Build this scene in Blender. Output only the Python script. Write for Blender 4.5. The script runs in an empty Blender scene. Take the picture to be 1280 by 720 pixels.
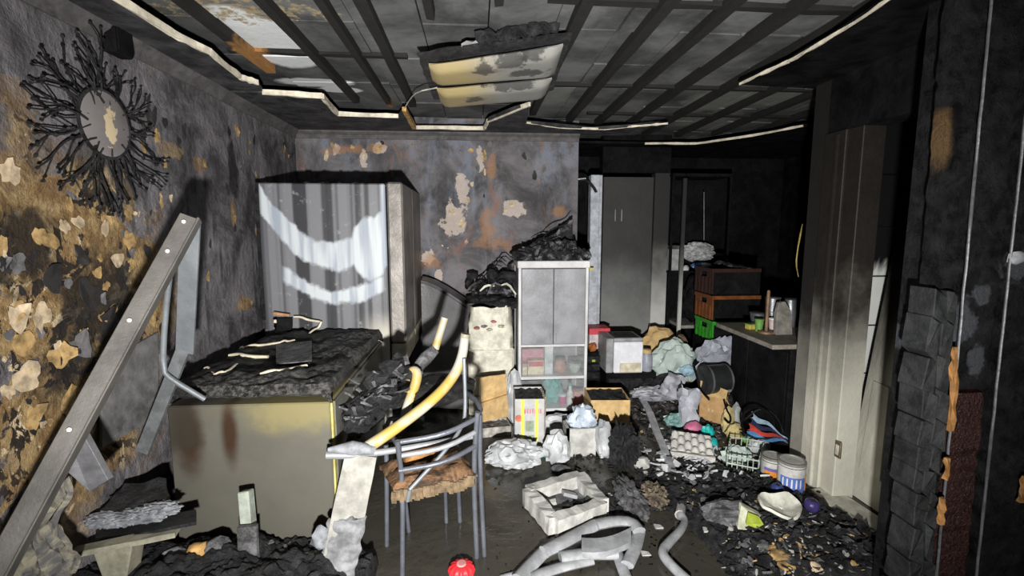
import bpy, bmesh, math, random
from mathutils import Vector as V, Matrix, noise as mnoise

S = bpy.context.scene
C = S.collection
PI = math.pi

# ------------------------------------------------------------------ camera
FPX = 600.0
TP = 74 / FPX
TY = 0.0744
pitch = math.atan(TP); yaw = math.atan(TY)
EYE = V((0, 0, 1.5))
FW = V((math.sin(yaw) * math.cos(pitch), math.cos(yaw) * math.cos(pitch), -math.sin(pitch)))
RT = V((math.cos(yaw), -math.sin(yaw), 0))
UP = RT.cross(FW)
cam = bpy.data.cameras.new('camera')
cam.sensor_width = 36; cam.lens = 36 * FPX / 1280; cam.clip_start = .02
camo = bpy.data.objects.new('camera', cam); C.objects.link(camo)
camo.matrix_world = Matrix(((RT.x, UP.x, -FW.x, EYE.x), (RT.y, UP.y, -FW.y, EYE.y), (RT.z, UP.z, -FW.z, EYE.z), (0, 0, 0, 1)))
S.camera = camo

# ------------------------------------------------------------------ world, lights, exposure
wd = bpy.data.worlds.new('world'); S.world = wd; wd.use_nodes = True
wb = wd.node_tree.nodes['Background']
wb.inputs[0].default_value = (.85, .9, 1, 1); wb.inputs[1].default_value = .04  # dim even fill, added in place of light bounced around the room
S.view_settings.view_transform = 'Standard'; S.view_settings.look = 'None'
S.view_settings.gamma = 1; S.view_settings.use_curve_mapping = False
S.view_settings.exposure = 0.0
# the photographer's torch, held low beside the camera
tl = bpy.data.lights.new('torch_offscreen', 'SPOT'); tl.energy = 820; tl.color = (1, .975, .94)
tl.spot_size = math.radians(118); tl.spot_blend = 1.0; tl.shadow_soft_size = .035
to = bpy.data.objects.new('torch_offscreen', tl); C.objects.link(to)
to.location = (.0, -.22, 1.12)
to.rotation_euler = (V((.20, 4.0, 1.38)) - to.location).to_track_quat('-Z', 'Y').to_euler()

# ------------------------------------------------------------------ pixel -> place
def ray(px, py): return FW + RT * ((px - 640) / FPX) + UP * ((360 - py) / FPX)
def W(px, py, Y): r = ray(px, py); return EYE + r * (Y / r.y)
def XP(px, py, X): r = ray(px, py); return EYE + r * (X / r.x)
def ZP(px, py, z=0.0): r = ray(px, py); return EYE + r * ((z - EYE.z) / r.z)

# ------------------------------------------------------------------ materials
class N:
    def __init__(s, name, rough=.8, metal=0, spec=.3):
        s.mat = bpy.data.materials.new(name); s.mat.use_nodes = True
        s.t = s.mat.node_tree; s.b = s.t.nodes['Principled BSDF']
        s.b.inputs['Roughness'].default_value = rough; s.b.inputs['Metallic'].default_value = metal
        s.b.inputs['Specular IOR Level'].default_value = spec
        s._p = None
    def new(s, ty): return s.t.nodes.new(ty)
    def put(s, sock, v):
        if hasattr(v, 'is_linked') or isinstance(v, bpy.types.NodeSocket): s.t.links.new(v, sock)
        elif isinstance(v, (tuple, list)): sock.default_value = tuple(v) + ((1,) if len(v) == 3 and sock.type == 'RGBA' else ())
        else: sock.default_value = v
    def pos(s):
        if s._p is None: s._p = s.new('ShaderNodeNewGeometry').outputs['Position']
        return s._p
    def obj(s): return s.new('ShaderNodeTexCoord').outputs['Object']
    def noise(s, scale, detail=5, rough=.6, dist=0, vec=None, stretch=None):
        n = s.new('ShaderNodeTexNoise'); v = vec if vec is not None else s.pos()
        if stretch:
            m = s.new('ShaderNodeMapping'); s.put(m.inputs['Vector'], v); m.inputs['Scale'].default_value = stretch; v = m.outputs[0]
        s.put(n.inputs['Vector'], v); n.inputs['Scale'].default_value = scale; n.inputs['Detail'].default_value = detail
        n.inputs['Roughness'].default_value = rough; n.inputs['Distortion'].default_value = dist
        return n.outputs['Fac']
    def voro(s, scale, feature='DISTANCE_TO_EDGE', vec=None):
        n = s.new('ShaderNodeTexVoronoi'); n.feature = feature; s.put(n.inputs['Vector'], vec if vec is not None else s.pos())
        n.inputs['Scale'].default_value = scale; return n.outputs['Distance']
    def step(s, f, lo, hi, a=0, b=1):
        n = s.new('ShaderNodeMapRange'); n.interpolation_type = 'SMOOTHSTEP'
        s.put(n.inputs['Value'], f)
        n.inputs['From Min'].default_value = lo; n.inputs['From Max'].default_value = hi
        n.inputs['To Min'].default_value = a; n.inputs['To Max'].default_value = b
        return n.outputs[0]
    def m(s, op, a, b=0.0):
        n = s.new('ShaderNodeMath'); n.operation = op; s.put(n.inputs[0], a); s.put(n.inputs[1], b); return n.outputs[0]
    def mix(s, f, a, b):
        n = s.new('ShaderNodeMix'); n.data_type = 'RGBA'; s.put(n.inputs['Factor'], f); s.put(n.inputs['A'], a) if False else None
        s.put(n.inputs[6], a); s.put(n.inputs[7], b); s.put(n.inputs[0], f); return n.outputs[2]
    def blob(s, c, r, warp=.5, wscale=6, soft=.3):
        # irregular stain: 1 inside, 0 outside
        n = s.new('ShaderNodeVectorMath'); n.operation = 'SUBTRACT'; s.put(n.inputs[0], s.pos()); n.inputs[1].default_value = tuple(c)
        d = s.new('ShaderNodeVectorMath'); d.operation = 'DIVIDE'; s.put(d.inputs[0], n.outputs[0]); d.inputs[1].default_value = tuple(r)
        l = s.new('ShaderNodeVectorMath'); l.operation = 'LENGTH'; s.put(l.inputs[0], d.outputs[0])
        w = s.m('MULTIPLY', s.m('SUBTRACT', s.noise(wscale, 5, .65), .5), warp * 5)
        return s.step(s.m('ADD', l.outputs['Value'], w), 1 - soft / 2, 1 + soft / 2, 1, 0)
    def xyz(s):
        n = s.new('ShaderNodeSeparateXYZ'); s.put(n.inputs[0], s.pos()); return n.outputs
    def col(s, c): s.put(s.b.inputs['Base Color'], c); return s
    def rough(s, r): s.put(s.b.inputs['Roughness'], r); return s
    def bump(s, h, strength=.4, dist=.01):
        n = s.new('ShaderNodeBump'); n.inputs['Strength'].default_value = strength; n.inputs['Distance'].default_value = dist
        s.put(n.inputs['Height'], h); s.put(s.b.inputs['Normal'], n.outputs[0]); return s

MC = {}
def simple(name, c, rough=.7, metal=0, var=.35, scale=14, soot=.0, sootc=(.02, .02, .022), sscale=7, bump=.25, bscale=40, spec=.3):
    """plain coloured surface, mottled, with patches of soot over it"""
    if name in MC: return MC[name]
    n = N(name, rough, metal, spec)
    f = n.step(n.noise(scale, 5, .65), .3, .7)
    a = tuple(x * (1 - var) for x in c); b = tuple(min(1, x * (1 + var * .5)) for x in c)
    k = n.mix(f, a, b)
    if soot > 0:
        k = n.mix(n.step(n.noise(sscale, 7, .7, .4), 1 - soot - .14, 1 - soot + .1, 0, .95), k, sootc)
    n.col(k)
    if bump: n.bump(n.noise(bscale, 6, .7), bump, .01)
    MC[name] = n.mat
    return n.mat

# ------------------------------------------------------------------ mesh builder
ORG = {}
_ico = {}
def ico(sub):
    if sub not in _ico:
        bm = bmesh.new(); bmesh.ops.create_icosphere(bm, subdivisions=sub, radius=1)
        bm.verts.ensure_lookup_table()
        _ico[sub] = ([v.co.copy() for v in bm.verts], [[v.index for v in f.verts] for f in bm.faces]); bm.free()
    return _ico[sub]

class MB:
    def __init__(s): s.v = []; s.f = []
    def add(s, vs, fs):
        o = len(s.v); s.v += [V(p) for p in vs]; s.f += [[i + o for i in f] for f in fs]; return s
    def box(s, c, d, rot=None):
        c = V(c); x, y, z = d[0] / 2, d[1] / 2, d[2] / 2
        ps = [V((a * x, b * y, e * z)) for e in (-1, 1) for (a, b) in ((-1, -1), (1, -1), (1, 1), (-1, 1))]
        if rot is not None: ps = [rot @ p for p in ps]
        return s.add([c + p for p in ps], [[3, 2, 1, 0], [4, 5, 6, 7], [0, 1, 5, 4], [1, 2, 6, 5], [2, 3, 7, 6], [3, 0, 4, 7]])
    def lim(s, x0, x1, y0, y1, z0, z1):
        return s.box(((x0 + x1) / 2, (y0 + y1) / 2, (z0 + z1) / 2), (x1 - x0, y1 - y0, z1 - z0))
    def bar(s, p, q, w, h, up=(0, 0, 1), segs=1, jit=0, seed=0):
        p, q = V(p), V(q); d = (q - p).normalized(); sd = d.cross(V(up))
        if sd.length < 1e-4: sd = d.cross(V((0, 1, 0)))
        sd.normalize(); u = sd.cross(d).normalized()
        rg = random.Random(seed); vs = []; fs = []
        for i in range(segs + 1):
            c = p.lerp(q, i / segs)
            for a, b in ((-1, -1), (1, -1), (1, 1), (-1, 1)):
                vs.append(c + sd * (a * w / 2 + rg.uniform(-jit, jit)) + u * (b * h / 2 + rg.uniform(-jit, jit)))
        for i in range(segs):
            for k in range(4): fs.append([i * 4 + k, i * 4 + (k + 1) % 4, i * 4 + 4 + (k + 1) % 4, i * 4 + 4 + k])
        fs.append([3, 2, 1, 0]); fs.append([segs * 4 + k for k in range(4)])
        return s.add(vs, fs)
    def tube(s, pts, r, n=8, flat=1.0, up=(0, 0, 1), smooth=0):
        pts = [V(p) for p in pts]
        rs = list(r) if isinstance(r, (list, tuple)) else [r] * len(pts)
        for _ in range(smooth):
            a = [pts[0]]; b = [rs[0]]
            for i in range(len(pts) - 1):
                a += [pts[i].lerp(pts[i + 1], .25), pts[i].lerp(pts[i + 1], .75)]
                b += [rs[i] * .75 + rs[i + 1] * .25, rs[i] * .25 + rs[i + 1] * .75]
            a.append(pts[-1]); b.append(rs[-1]); pts, rs = a, b
        vs = []; fs = []; m = len(pts); sd = None
        for i in range(m):
            d = (pts[min(i + 1, m - 1)] - pts[max(i - 1, 0)]).normalized()
            if sd is None:
                sd = d.cross(V(up)); sd = sd if sd.length > 1e-3 else d.cross(V((0, 1, 0)))
            sd = (sd - d * sd.dot(d)).normalized(); u = sd.cross(d)
            for k in range(n):
                a = 2 * PI * k / n
                vs.append(pts[i] + sd * (math.cos(a) * rs[i]) + u * (math.sin(a) * rs[i] * flat))
        for i in range(m - 1):
            for k in range(n): fs.append([i * n + k, i * n + (k + 1) % n, (i + 1) * n + (k + 1) % n, (i + 1) * n + k])
        fs.append([k for k in reversed(range(n))]); fs.append([(m - 1) * n + k for k in range(n)])
        return s.add(vs, fs)
    def lathe(s, prof, c, n=20, rot=None, close=True):
        c = V(c); vs = []; fs = []; m = len(prof)
        for (r, z) in prof:
            for k in range(n):
                p = V((r * math.cos(2 * PI * k / n), r * math.sin(2 * PI * k / n), z))
                vs.append(c + (rot @ p if rot is not None else p))
        for i in range(m - 1):
            for k in range(n): fs.append([i * n + k, i * n + (k + 1) % n, (i + 1) * n + (k + 1) % n, (i + 1) * n + k])
        if close: fs.append([k for k in reversed(range(n))]); fs.append([(m - 1) * n + k for k in range(n)])
        return s.add(vs, fs)
    def prism(s, poly, vec):
        poly = [V(p) for p in poly]; n = len(poly); vec = V(vec)
        return s.add(poly + [p + vec for p in poly], [list(reversed(range(n))), list(range(n, 2 * n))] + [[i, (i + 1) % n, n + (i + 1) % n, n + i] for i in range(n)])
    def sheet(s, fn, nu, nv, th):
        """a surface with thickness: fn(u,v)->point"""
        top = [fn(i / nu, j / nv) for j in range(nv + 1) for i in range(nu + 1)]; w = nu + 1
        def nrm(i, j):
            a = top[j * w + min(i + 1, nu)] - top[j * w + max(i - 1, 0)]; b = top[min(j + 1, nv) * w + i] - top[max(j - 1, 0) * w + i]
            c = a.cross(b); return c.normalized() if c.length > 1e-9 else V((0, 0, 1))
        bot = [top[j * w + i] - nrm(i, j) * th for j in range(nv + 1) for i in range(nu + 1)]
        o = len(top); fs = []
        for j in range(nv):
            for i in range(nu):
                a, b, c, d = j * w + i, j * w + i + 1, (j + 1) * w + i + 1, (j + 1) * w + i
                fs.append([a, b, c, d]); fs.append([o + d, o + c, o + b, o + a])
        for i in range(nu):
            fs.append([i + 1, i, o + i, o + i + 1]); k = nv * w + i; fs.append([k, k + 1, o + k + 1, o + k])
        for j in range(nv):
            a, b = j * w, (j + 1) * w; fs.append([a, b, o + b, o + a]); a, b = j * w + nu, (j + 1) * w + nu; fs.append([b, a, o + a, o + b])
        return s.add(top + bot, fs)
    def lump(s, c, r, seed=0, amp=.3, freq=2.0, sub=3, ridge=True, zmin=None, rot=None):
        """crumpled lump: a displaced ball, flattened where it lies"""
        vs0, fs = ico(sub); c = V(c); out = []; off = V((seed * 7.13, seed * 3.7, seed * 1.9))
        for p in vs0:
            q = p * freq + off
            h = mnoise.noise(q) + .5 * mnoise.noise(q * 2.1) + .25 * mnoise.noise(q * 4.3)
            if ridge: h = (.45 - abs(mnoise.noise(q)) * 1.3) + (.3 - abs(mnoise.noise(q * 2.3)) * .8) + .2 * mnoise.noise(q * 5)
            k = 1 + amp * h
            w = V((p.x * r[0] * k, p.y * r[1] * k, p.z * r[2] * k))
            if rot is not None: w = rot @ w
            w = c + w
            if zmin is not None and w.z < zmin: w.z = zmin
            out.append(w)
        return s.add(out, fs)
    def build(s, name, mat, parent=None, smooth=0, bevel=0, origin=None, kind=None, label=None, seg=1):
        me = bpy.data.meshes.new(name)
        lo = V([min(p[i] for p in s.v) for i in range(3)]); hi = V([max(p[i] for p in s.v) for i in range(3)])
        o = V(origin) if origin is not None else V(((lo.x + hi.x) / 2, (lo.y + hi.y) / 2, lo.z))
        me.from_pydata([tuple(p - o) for p in s.v], [], s.f); me.update()
        if bevel:
            bm = bmesh.new(); bm.from_mesh(me)
            es = [e for e in bm.edges if len(e.link_faces) == 2 and e.calc_face_angle(0) > .6]
            try: bmesh.ops.bevel(bm, geom=es, offset=bevel, segments=seg, affect='EDGES', profile=.5, clamp_overlap=True)
            except Exception: pass
            bm.to_mesh(me); bm.free()
        bm = bmesh.new(); bm.from_mesh(me); bmesh.ops.recalc_face_normals(bm, faces=bm.faces); bm.to_mesh(me); bm.free()
        if smooth:
            me.shade_smooth()
            me.set_sharp_from_angle(angle=math.radians(smooth))
        if mat is not None: me.materials.append(mat)
        ob = bpy.data.objects.new(name, me); C.objects.link(ob); ORG[ob.name] = o
        if parent is not None: ob.parent = parent; ob.location = o - ORG[parent.name]
        else: ob.location = o
        if kind: ob['kind'] = kind
        if label: ob['label'] = label
        return ob

def tag(o, label, cat, group=None, kind=None):
    o['label'] = label; o['category'] = cat
    if group: o['group'] = group
    if kind: o['kind'] = kind
    return o
def thing(name, label, cat, loc, group=None):
    o = bpy.data.objects.new(name, None); C.objects.link(o); o.location = loc; o.empty_display_size = .05
    ORG[o.name] = V(loc); return tag(o, label, cat, group)
def copy_part(src, parent, world, rot=None, scale=None, mat=None):
    o = src.copy(); C.objects.link(o); o.parent = parent
    o.location = V(world) - (ORG[parent.name] if parent else V((0, 0, 0)))
    if rot is not None: o.rotation_euler = rot
    if scale is not None: o.scale = scale
    ORG[o.name] = V(world); return o
def rz(a): return Matrix.Rotation(a, 3, 'Z')
def rot3(x, y, z): return Matrix.Rotation(z, 3, 'Z') @ Matrix.Rotation(y, 3, 'Y') @ Matrix.Rotation(x, 3, 'X')
def R(a): return math.radians(a)

XL = -1.5          # left wall
YB = 4.25          # back wall
ZC = 2.31          # soffit / cornice height
ZU = 2.43          # underside of the upper ceiling boards
XR = 1.95          # right-hand partition

# ------------------------------------------------------------------ materials of the setting
def mat_left_wall():
    n = N('sooted_left_wall', .85, 0, .25)
    base = n.mix(n.step(n.noise(3.2, 8, .68, .5), .34, .66), (.045, .043, .047), (.21, .198, .212))
    streak = n.step(n.noise(5, 5, .7, 0, stretch=(1, 2.2, .35)), .5, .68)
    base = n.mix(n.m('MULTIPLY', streak, .75), base, (.028, .027, .03))
    fine = n.step(n.noise(22, 6, .75), .55, .75)
    base = n.mix(n.m('MULTIPLY', fine, .35), base, (.28, .26, .27))
    # bare plaster and paper where the soot layer came away, in ragged layers
    tan = n.mix(n.step(n.noise(11, 6, .7), .35, .65), (.17, .10, .042), (.38, .27, .13))
    low = n.blob(XP(70, 420, XL), (.5, .60, .62), .35, 2.5, .5)
    lay1 = n.m('MULTIPLY', low, n.step(n.noise(4.2, 10, .64, .9), .455, .475))
    base = n.mix(lay1, base, tan)
    lay2 = n.m('MULTIPLY', low, n.step(n.noise(6.0, 10, .66, 1.2, stretch=(1, 1.1, .9)), .53, .545))
    base = n.mix(lay2, base, (.028, .021, .017))
    lay3 = n.m('MULTIPLY', low, n.step(n.noise(7.5, 10, .62, .6), .60, .612))
    base = n.mix(lay3, base, (.56, .45, .29))
    for px, py, rx, rz_, k in ((95, 275, .09, .06, 1), (18, 230, .07, .10, .8), (215, 190, .11, .05, .6), (250, 205, .05, .04, .8), (180, 330, .13, .10, 1), (140, 300, .08, .14, 1),
                               (60, 250, .08, .10, 1), (292, 270, .03, .09, .9), (355, 185, .025, .08, .9), (190, 75, .02, .05, .7), (15, 115, .08, .05, .5), (305, 380, .10, .05, 1), (312, 190, .02, .03, 1)):
        base = n.mix(n.m('MULTIPLY', n.blob(XP(px, py, XL), (.3, rx, rz_), .5, 11, .15), k * .85), base, tan)
    # heavy char
    for px, py, rx, rz_ in ((130, 380, .20, .18), (88, 455, .12, .14), (290, 215, .05, .16), (20, 300, .16, .13)):
        base = n.mix(n.m('MULTIPLY', n.blob(XP(px, py, XL), (.3, rx, rz_), .7, 5, .7), .9), base, (.014, .012, .012))
    n.col(base)
    h = n.m('ADD', n.noise(6, 8, .7, .5), n.m('MULTIPLY', n.noise(30, 5, .7), .5))
    n.bump(h, .8, .03); return n.mat
def mat_back_wall():
    n = N('sooted_back_wall', .7, 0, .35)
    base = n.mix(n.step(n.noise(2.6, 7, .66, .6), .35, .66), (.055, .052, .055), (.20, .19, .205))
    base = n.mix(n.m('MULTIPLY', n.step(n.noise(3.4, 6, .6, .5, stretch=(1.6, 1, .5)), .5, .68), .7), base, (.21, .24, .30))
    base = n.mix(n.m('MULTIPLY', n.step(n.noise(4.2, 6, .65, .4, stretch=(1.5, 1, .6)), .56, .70), .7), base, (.27, .14, .09))
    base = n.mix(n.m('MULTIPLY', n.step(n.noise(13, 7, .75), .53, .75), .6), base, (.02, .02, .022))
    pale = n.mix(n.noise(14, 4), (.42, .33, .29), (.62, .56, .50))
    for px, py, rx, rz_ in ((568, 275, .11, .15), (577, 235, .06, .14), (640, 260, .10, .06), (600, 200, .03, .10), (420, 190, .03, .06), (455, 198, .03, .05), (475, 186, .06, .04), (537, 322, .05, .09), (548, 345, .03, .06)):
        base = n.mix(n.m('MULTIPLY', n.blob(W(px, py, YB), (rx, .3, rz_), .8, 10, .2), .9), base, pale)
    orange = (.40, .20, .08)
    for px, py, rx, rz_ in ((625, 305, .16, .05), (610, 280, .05, .12), (430, 188, .12, .035), (470, 185, .06, .04), (700, 265, .06, .04), (615, 210, .03, .10), (540, 325, .06, .08)):
        base = n.mix(n.m('MULTIPLY', n.blob(W(px, py, YB), (rx, .3, rz_), .9, 7, .9), .55), base, orange)
    n.col(base); n.rough(n.step(n.noise(5, 5), .3, .7, .45, .9))
    n.bump(n.m('ADD', n.noise(5, 8, .7, .6), n.m('MULTIPLY', n.noise(34, 5, .7), .4)), .8, .03); return n.mat
def mat_black(name, a=(.008, .008, .009), b=(.045, .044, .045), sc=5, rough=.75, bs=.6, spec=.35):
    n = N(name, rough, 0, spec)
    n.col(n.mix(n.step(n.noise(sc, 8, .7, .4), .35, .72), a, b)); n.rough(n.step(n.noise(sc * 2, 5), .3, .7, rough - .25, rough + .15))
    n.bump(n.noise(sc * 5, 8, .72), bs, .02); return n.mat
def mat_panel():
    n = N('sooted_ceiling_board', .8, 0, .25)
    base = n.mix(n.step(n.noise(2.2, 7, .62, .3), .32, .68), (.036, .038, .039), (.15, .153, .153))
    wh = n.mix(n.noise(8, 5), (.60, .64, .66), (.80, .82, .82))
    for px, py, rx, ry in ((335, 48, .17, .26), (362, 72, .15, .16), (290, 22, .12, .12), (392, 103, .24, .09), (425, 112, .14, .07)):
        base = n.mix(n.m('MULTIPLY', n.blob(ZP(px, py, ZU), (rx, ry, .3), .16, 5, .3), .9), base, wh)
    gr = n.mix(n.noise(9), (.10, .105, .10), (.24, .25, .22))
    for px, py, rx, ry in ((905, 125, .26, .3), (975, 120, .22, .25), (880, 150, .2, .3), (690, 120, .12, .25)):
        base = n.mix(n.m('MULTIPLY', n.blob(ZP(px, py, ZU), (rx, ry, .3), .4, 4, .5), .8), base, gr)
    tn = n.blob(ZP(300, 12, ZU), (.3, .12, .3), .8, 12, .3)
    base = n.mix(n.m('MULTIPLY', tn, n.step(n.noise(26, 5, .7), .42, .6)), base, (.34, .27, .16))
    n.col(base); n.bump(n.noise(18, 7, .7), .4, .01); return n.mat
def mat_joist():
    n = N('charred_joist', .8, 0, .3)
    base = n.mix(n.noise(9, 7, .7), (.004, .004, .0045), (.022, .021, .020))
    wood = n.mix(n.noise(14, 5, .7, 0, stretch=(6, 1, 6)), (.16, .065, .018), (.46, .24, .08))
    for px, py, rx, ry in ((352, 95, .10, .34), (465, 130, .06, .14), (490, 132, .05, .09), (320, 72, .08, .2)):
        base = n.mix(n.m('MULTIPLY', n.blob(ZP(px, py, ZU - .03), (rx, ry, .3), .5, 7, .6), .9), base, wood)
    n.col(base); n.bump(n.noise(24, 6, .7), .5, .01); return n.mat
def mat_floor():
    n = N('wet_sooty_floor', .2, 0, .5)
    wet = n.step(n.noise(1.7, 6, .6, .4), .38, .60)
    mud = n.mix(n.noise(7, 8, .7), (.016, .014, .011), (.075, .067, .052))
    n.col(n.mix(wet, mud, n.mix(n.noise(2.5, 5), (.030, .029, .023), (.062, .059, .047))))
    n.rough(n.step(n.m('ADD', wet, n.m('MULTIPLY', n.noise(14, 6, .7), .3)), .2, .8, .5, .03))
    n.bump(n.m('MULTIPLY', n.noise(11, 8, .7), n.m('SUBTRACT', 1.0, wet)), .5, .02); return n.mat
M_LW = mat_left_wall(); M_BW = mat_back_wall(); M_PN = mat_panel(); M_JO = mat_joist(); M_FL = mat_floor()
M_BLK = mat_black('soot_black', (.002, .002, .0025), (.011, .011, .012), spec=.12); M_CHAR = mat_black('charcoal', (.006, .006, .007), (.05, .05, .053), 16, .62, 1.0)
M_ASH = mat_black('grey_ash', (.05, .05, .052), (.26, .26, .27), 18, .8, .9)
M_SOFF = mat_black('sooted_soffit', (.018, .018, .02), (.085, .082, .088), 6, .8, .6)
M_TRIM = simple('cream_trim', (.78, .72, .58), .6, soot=.12, sscale=9)
M_CORN = simple('sooted_cornice', (.11, .105, .105), .8, soot=.35, sscale=7)

# ------------------------------------------------------------------ the setting
fl = MB().lim(-1.6, 4.2, -1.2, 6.2, -.1, 0).build('floor', M_FL, kind='structure')
wl = MB().lim(XL - .12, XL, -1.2, YB + .15, 0, 2.6).build('wall_left', M_LW, kind='structure')
xb1 = W(722, 260, YB).x
wbk = MB().lim(XL, xb1, YB, YB + .15, 0, 2.6).build('wall_back', M_BW, kind='structure')
YF = 5.5
wfar = MB().lim(xb1 - .1, 4.2, YF, YF + .1, 0, 2.6).build('wall_far', M_BLK, kind='structure')
wfr = MB().lim(3.6, 3.7, -.2, YF, 0, 2.6).build('wall_far_right', M_BLK, kind='structure')
wpas = MB().lim(xb1 - .1, xb1, YB + .15, YF, 0, 2.6).build('wall_passage', M_BLK, kind='structure')

ce = MB().lim(-1.62, 4.2, -1.2, 6.2, ZU + .03, ZU + .13).build('ceiling', M_BLK, kind='structure')
# upper boards: each its own piece, with open joints and a little sag
rg = random.Random(4)
p0 = None
nx, ny = 15, 12
pw, pl_ = .305, .46
for i in range(nx):
    for j in range(ny):
        c = V((-1.46 + pw * (i + .5), -.4 + pl_ * (j + .5), ZU + .014))
        if p0 is None:
            p0 = MB().box(c, (pw - .006, pl_ - .008, .02)).build('panel', M_PN, ce); o = p0
            ORG[o.name] = c - V((0, 0, .01))
        else:
            o = copy_part(p0, ce, c - V((0, 0, .01)))
        o.location.z += rg.uniform(-.008, .002); o.rotation_euler = (rg.uniform(-.012, .012), rg.uniform(-.014, .014), 0)
# joists
JX = [-1.17, -.85, -.60, -.44, -.17, .10, .45, .78, 1.05, 1.32, 1.62, 1.95, 2.3, 2.65]
JE = [2.98, 3.62, 3.72, 3.7, 2.2, 2.05, 3.9, 4.1, 4.2, 4.6, 4.7, 4.7, 4.6, 4.6]
for k, (x, ye) in enumerate(zip(JX, JE)):
    w = (.045, .04, .035, .05, .035, .035, .05, .055, .05, .05, .05, .045, .045, .045)[k]
    b = MB(); b.bar((x, -.4, ZU - .02), (x + rg.uniform(-.02, .02), ye, ZU - .022), w, .045, segs=14, jit=.003, seed=k)
    b.build('joist', M_JO, ce)
for (xa, xb_, y) in ((-1.28, -.36, 2.74), (-.4, .3, 1.52), (.3, 1.6, 2.05), (.45, 2.9, 3.2), (.9, 2.9, 3.95)):
    MB().bar((xa, y, ZU - .003), (xb_, y + .02, ZU - .003), .045, .026, segs=8, jit=.003, seed=int(y * 9)).build('cross_batten', M_JO, ce)
# torn lower ceiling ring with its cream edge strips
def zt(px, py): return ZP(px, py, ZC)
a = [zt(150, 0), zt(215, 42), zt(262, 66), zt(300, 97), zt(322, 104), zt(328, 114)]
a[0].y = -1.0; a[0].x = a[1].x
def soffit(poly, mat=None): return MB().prism([V((p[0], p[1], ZC)) for p in poly], (0, 0, .022)).build('soffit', mat or M_SOFF, ce)
soffit([(XL, -1.0), (a[0].x, -1.0)] + [(p.x, p.y) for p in a[1:]] + [(XL, a[-1].y)])
bk = [zt(328, 116), zt(403, 121), zt(422, 143), zt(498, 146), zt(505, 137), zt(518, 160), zt(605, 161), zt(610, 150), zt(640, 138), zt(662, 131), zt(658, 154), zt(740, 162), zt(802, 158)]
soffit([(XL, bk[0].y)] + [(p.x, p.y) for p in bk] + [(1.3, YB), (XL, YB)])
br = [zt(806, 180), zt(870, 180), zt(940, 170), zt(1004, 158)]
soffit([(p.x, p.y) for p in br] + [(3.6, br[-1].y), (3.6, YF), (xb1, YF), (xb1, br[0].y)], M_BLK)
rr = [zt(1120, -4), zt(1040, 47), zt(985, 78), zt(925, 106)]
soffit([(rr[0].x, -1.0)] + [(p.x, p.y) for p in rr] + [(XR + .1, rr[-1].y + .05), (XR + .1, -1.0)], M_BLK)
def strip(pts, w, h, mat=None, name='edge_strip'):
    for i in range(len(pts) - 1):
        p, q = V(pts[i]), V(pts[i + 1]); p.z = q.z = ZC + .004
        MB().bar(p, q, w, h, segs=5, jit=.003, seed=i).build(name, mat or M_TRIM, ce)
strip([V((a[1].x - .005, 1.2, 0)), a[1], a[2], a[3], a[4]], .016, .028)
strip([zt(328, 116), zt(403, 121), zt(422, 143), zt(498, 146)], .02, .03)
M_WOOD = simple('scorched_wood', (.55, .33, .12), .7, soot=.25, sscale=9, var=.5)
strip([zt(505, 137), zt(518, 160)], .03, .03, M_WOOD)
strip([zt(518, 160), zt(605, 161), zt(610, 152), zt(662, 131)], .018, .028)
strip([zt(658, 154), zt(700, 160), zt(755, 162), zt(800, 158), zt(835, 155)], .014, .014)
strip([zt(806, 180), zt(870, 180), zt(940, 170), zt(1004, 158)], .014, .018)
strip([zt(925, 106), zt(985, 78), zt(1040, 47), zt(1120, -4)], .012, .012)
# plain cornice mouldings along the two walls
def cornice(name, p, q, inward):
    p, q = V(p), V(q); i = V(inward)
    prof = [V((0, 0, -.06)) + i * 0, i * .012 + V((0, 0, -.06)), i * .022 + V((0, 0, -.03)), i * .05 + V((0, 0, -.012)), i * .055, i * 0]
    MB().prism([p + x for x in prof], q - p).build(name, M_CORN, kind='structure', smooth=25)
cornice('trim_1', (XL, YB, ZC), (xb1, YB, ZC), (0, -1, 0))
cornice('trim_2', (XL, -1, ZC), (XL, YB, ZC), (1, 0, 0))

# right-hand partition with a doorway
M_RW = N('sooted_partition', .75)
zz = M_RW.xyz()[2]
M_RW.col(M_RW.mix(M_RW.step(M_RW.m('ADD', zz, M_RW.m('MULTIPLY', M_RW.noise(3, 7, .65), .9)), .75, 1.55), M_RW.mix(M_RW.noise(12, 6), (.20, .195, .17), (.40, .39, .34)), M_RW.mix(M_RW.noise(7, 7, .7), (.003, .003, .0035), (.014, .013, .012))))
M_RW.bump(M_RW.noise(30, 6, .7), .4, .01); M_RW = M_RW.mat
M_RD = N('half_sooted_paint', .6)
zz = M_RD.xyz()[2]
M_RD.col(M_RD.mix(M_RD.step(M_RD.m('ADD', zz, M_RD.m('MULTIPLY', M_RD.noise(2.5, 7, .65), .9)), .75, 1.75), M_RD.mix(M_RD.noise(10, 6), (.44, .43, .36), (.68, .67, .58)), M_RD.mix(M_RD.noise(7, 7, .7), (.003, .003, .003), (.020, .016, .013))))
M_RD.bump(M_RD.noise(26, 6, .7), .4, .01); M_RD = M_RD.mat
yA, yB_, yC = XP(987, 560, XR).y, XP(1004, 560, XR).y, XP(1046, 560, XR).y
wr = MB().lim(XR, XR + .14, yB_, yA, 0, 2.6).build('wall_right', M_RW, kind='structure')
wr2 = MB().lim(XR, XR + .14, 1.6, yB_, 2.02, 2.6).build('wall_right_lintel', M_BLK, kind='structure')
fr = thing('door_1', 'half sooted doorframe standing in the right-hand partition', 'door frame', (XR, (yB_ + yC) / 2, 0)); fr['kind'] = 'structure'
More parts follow.
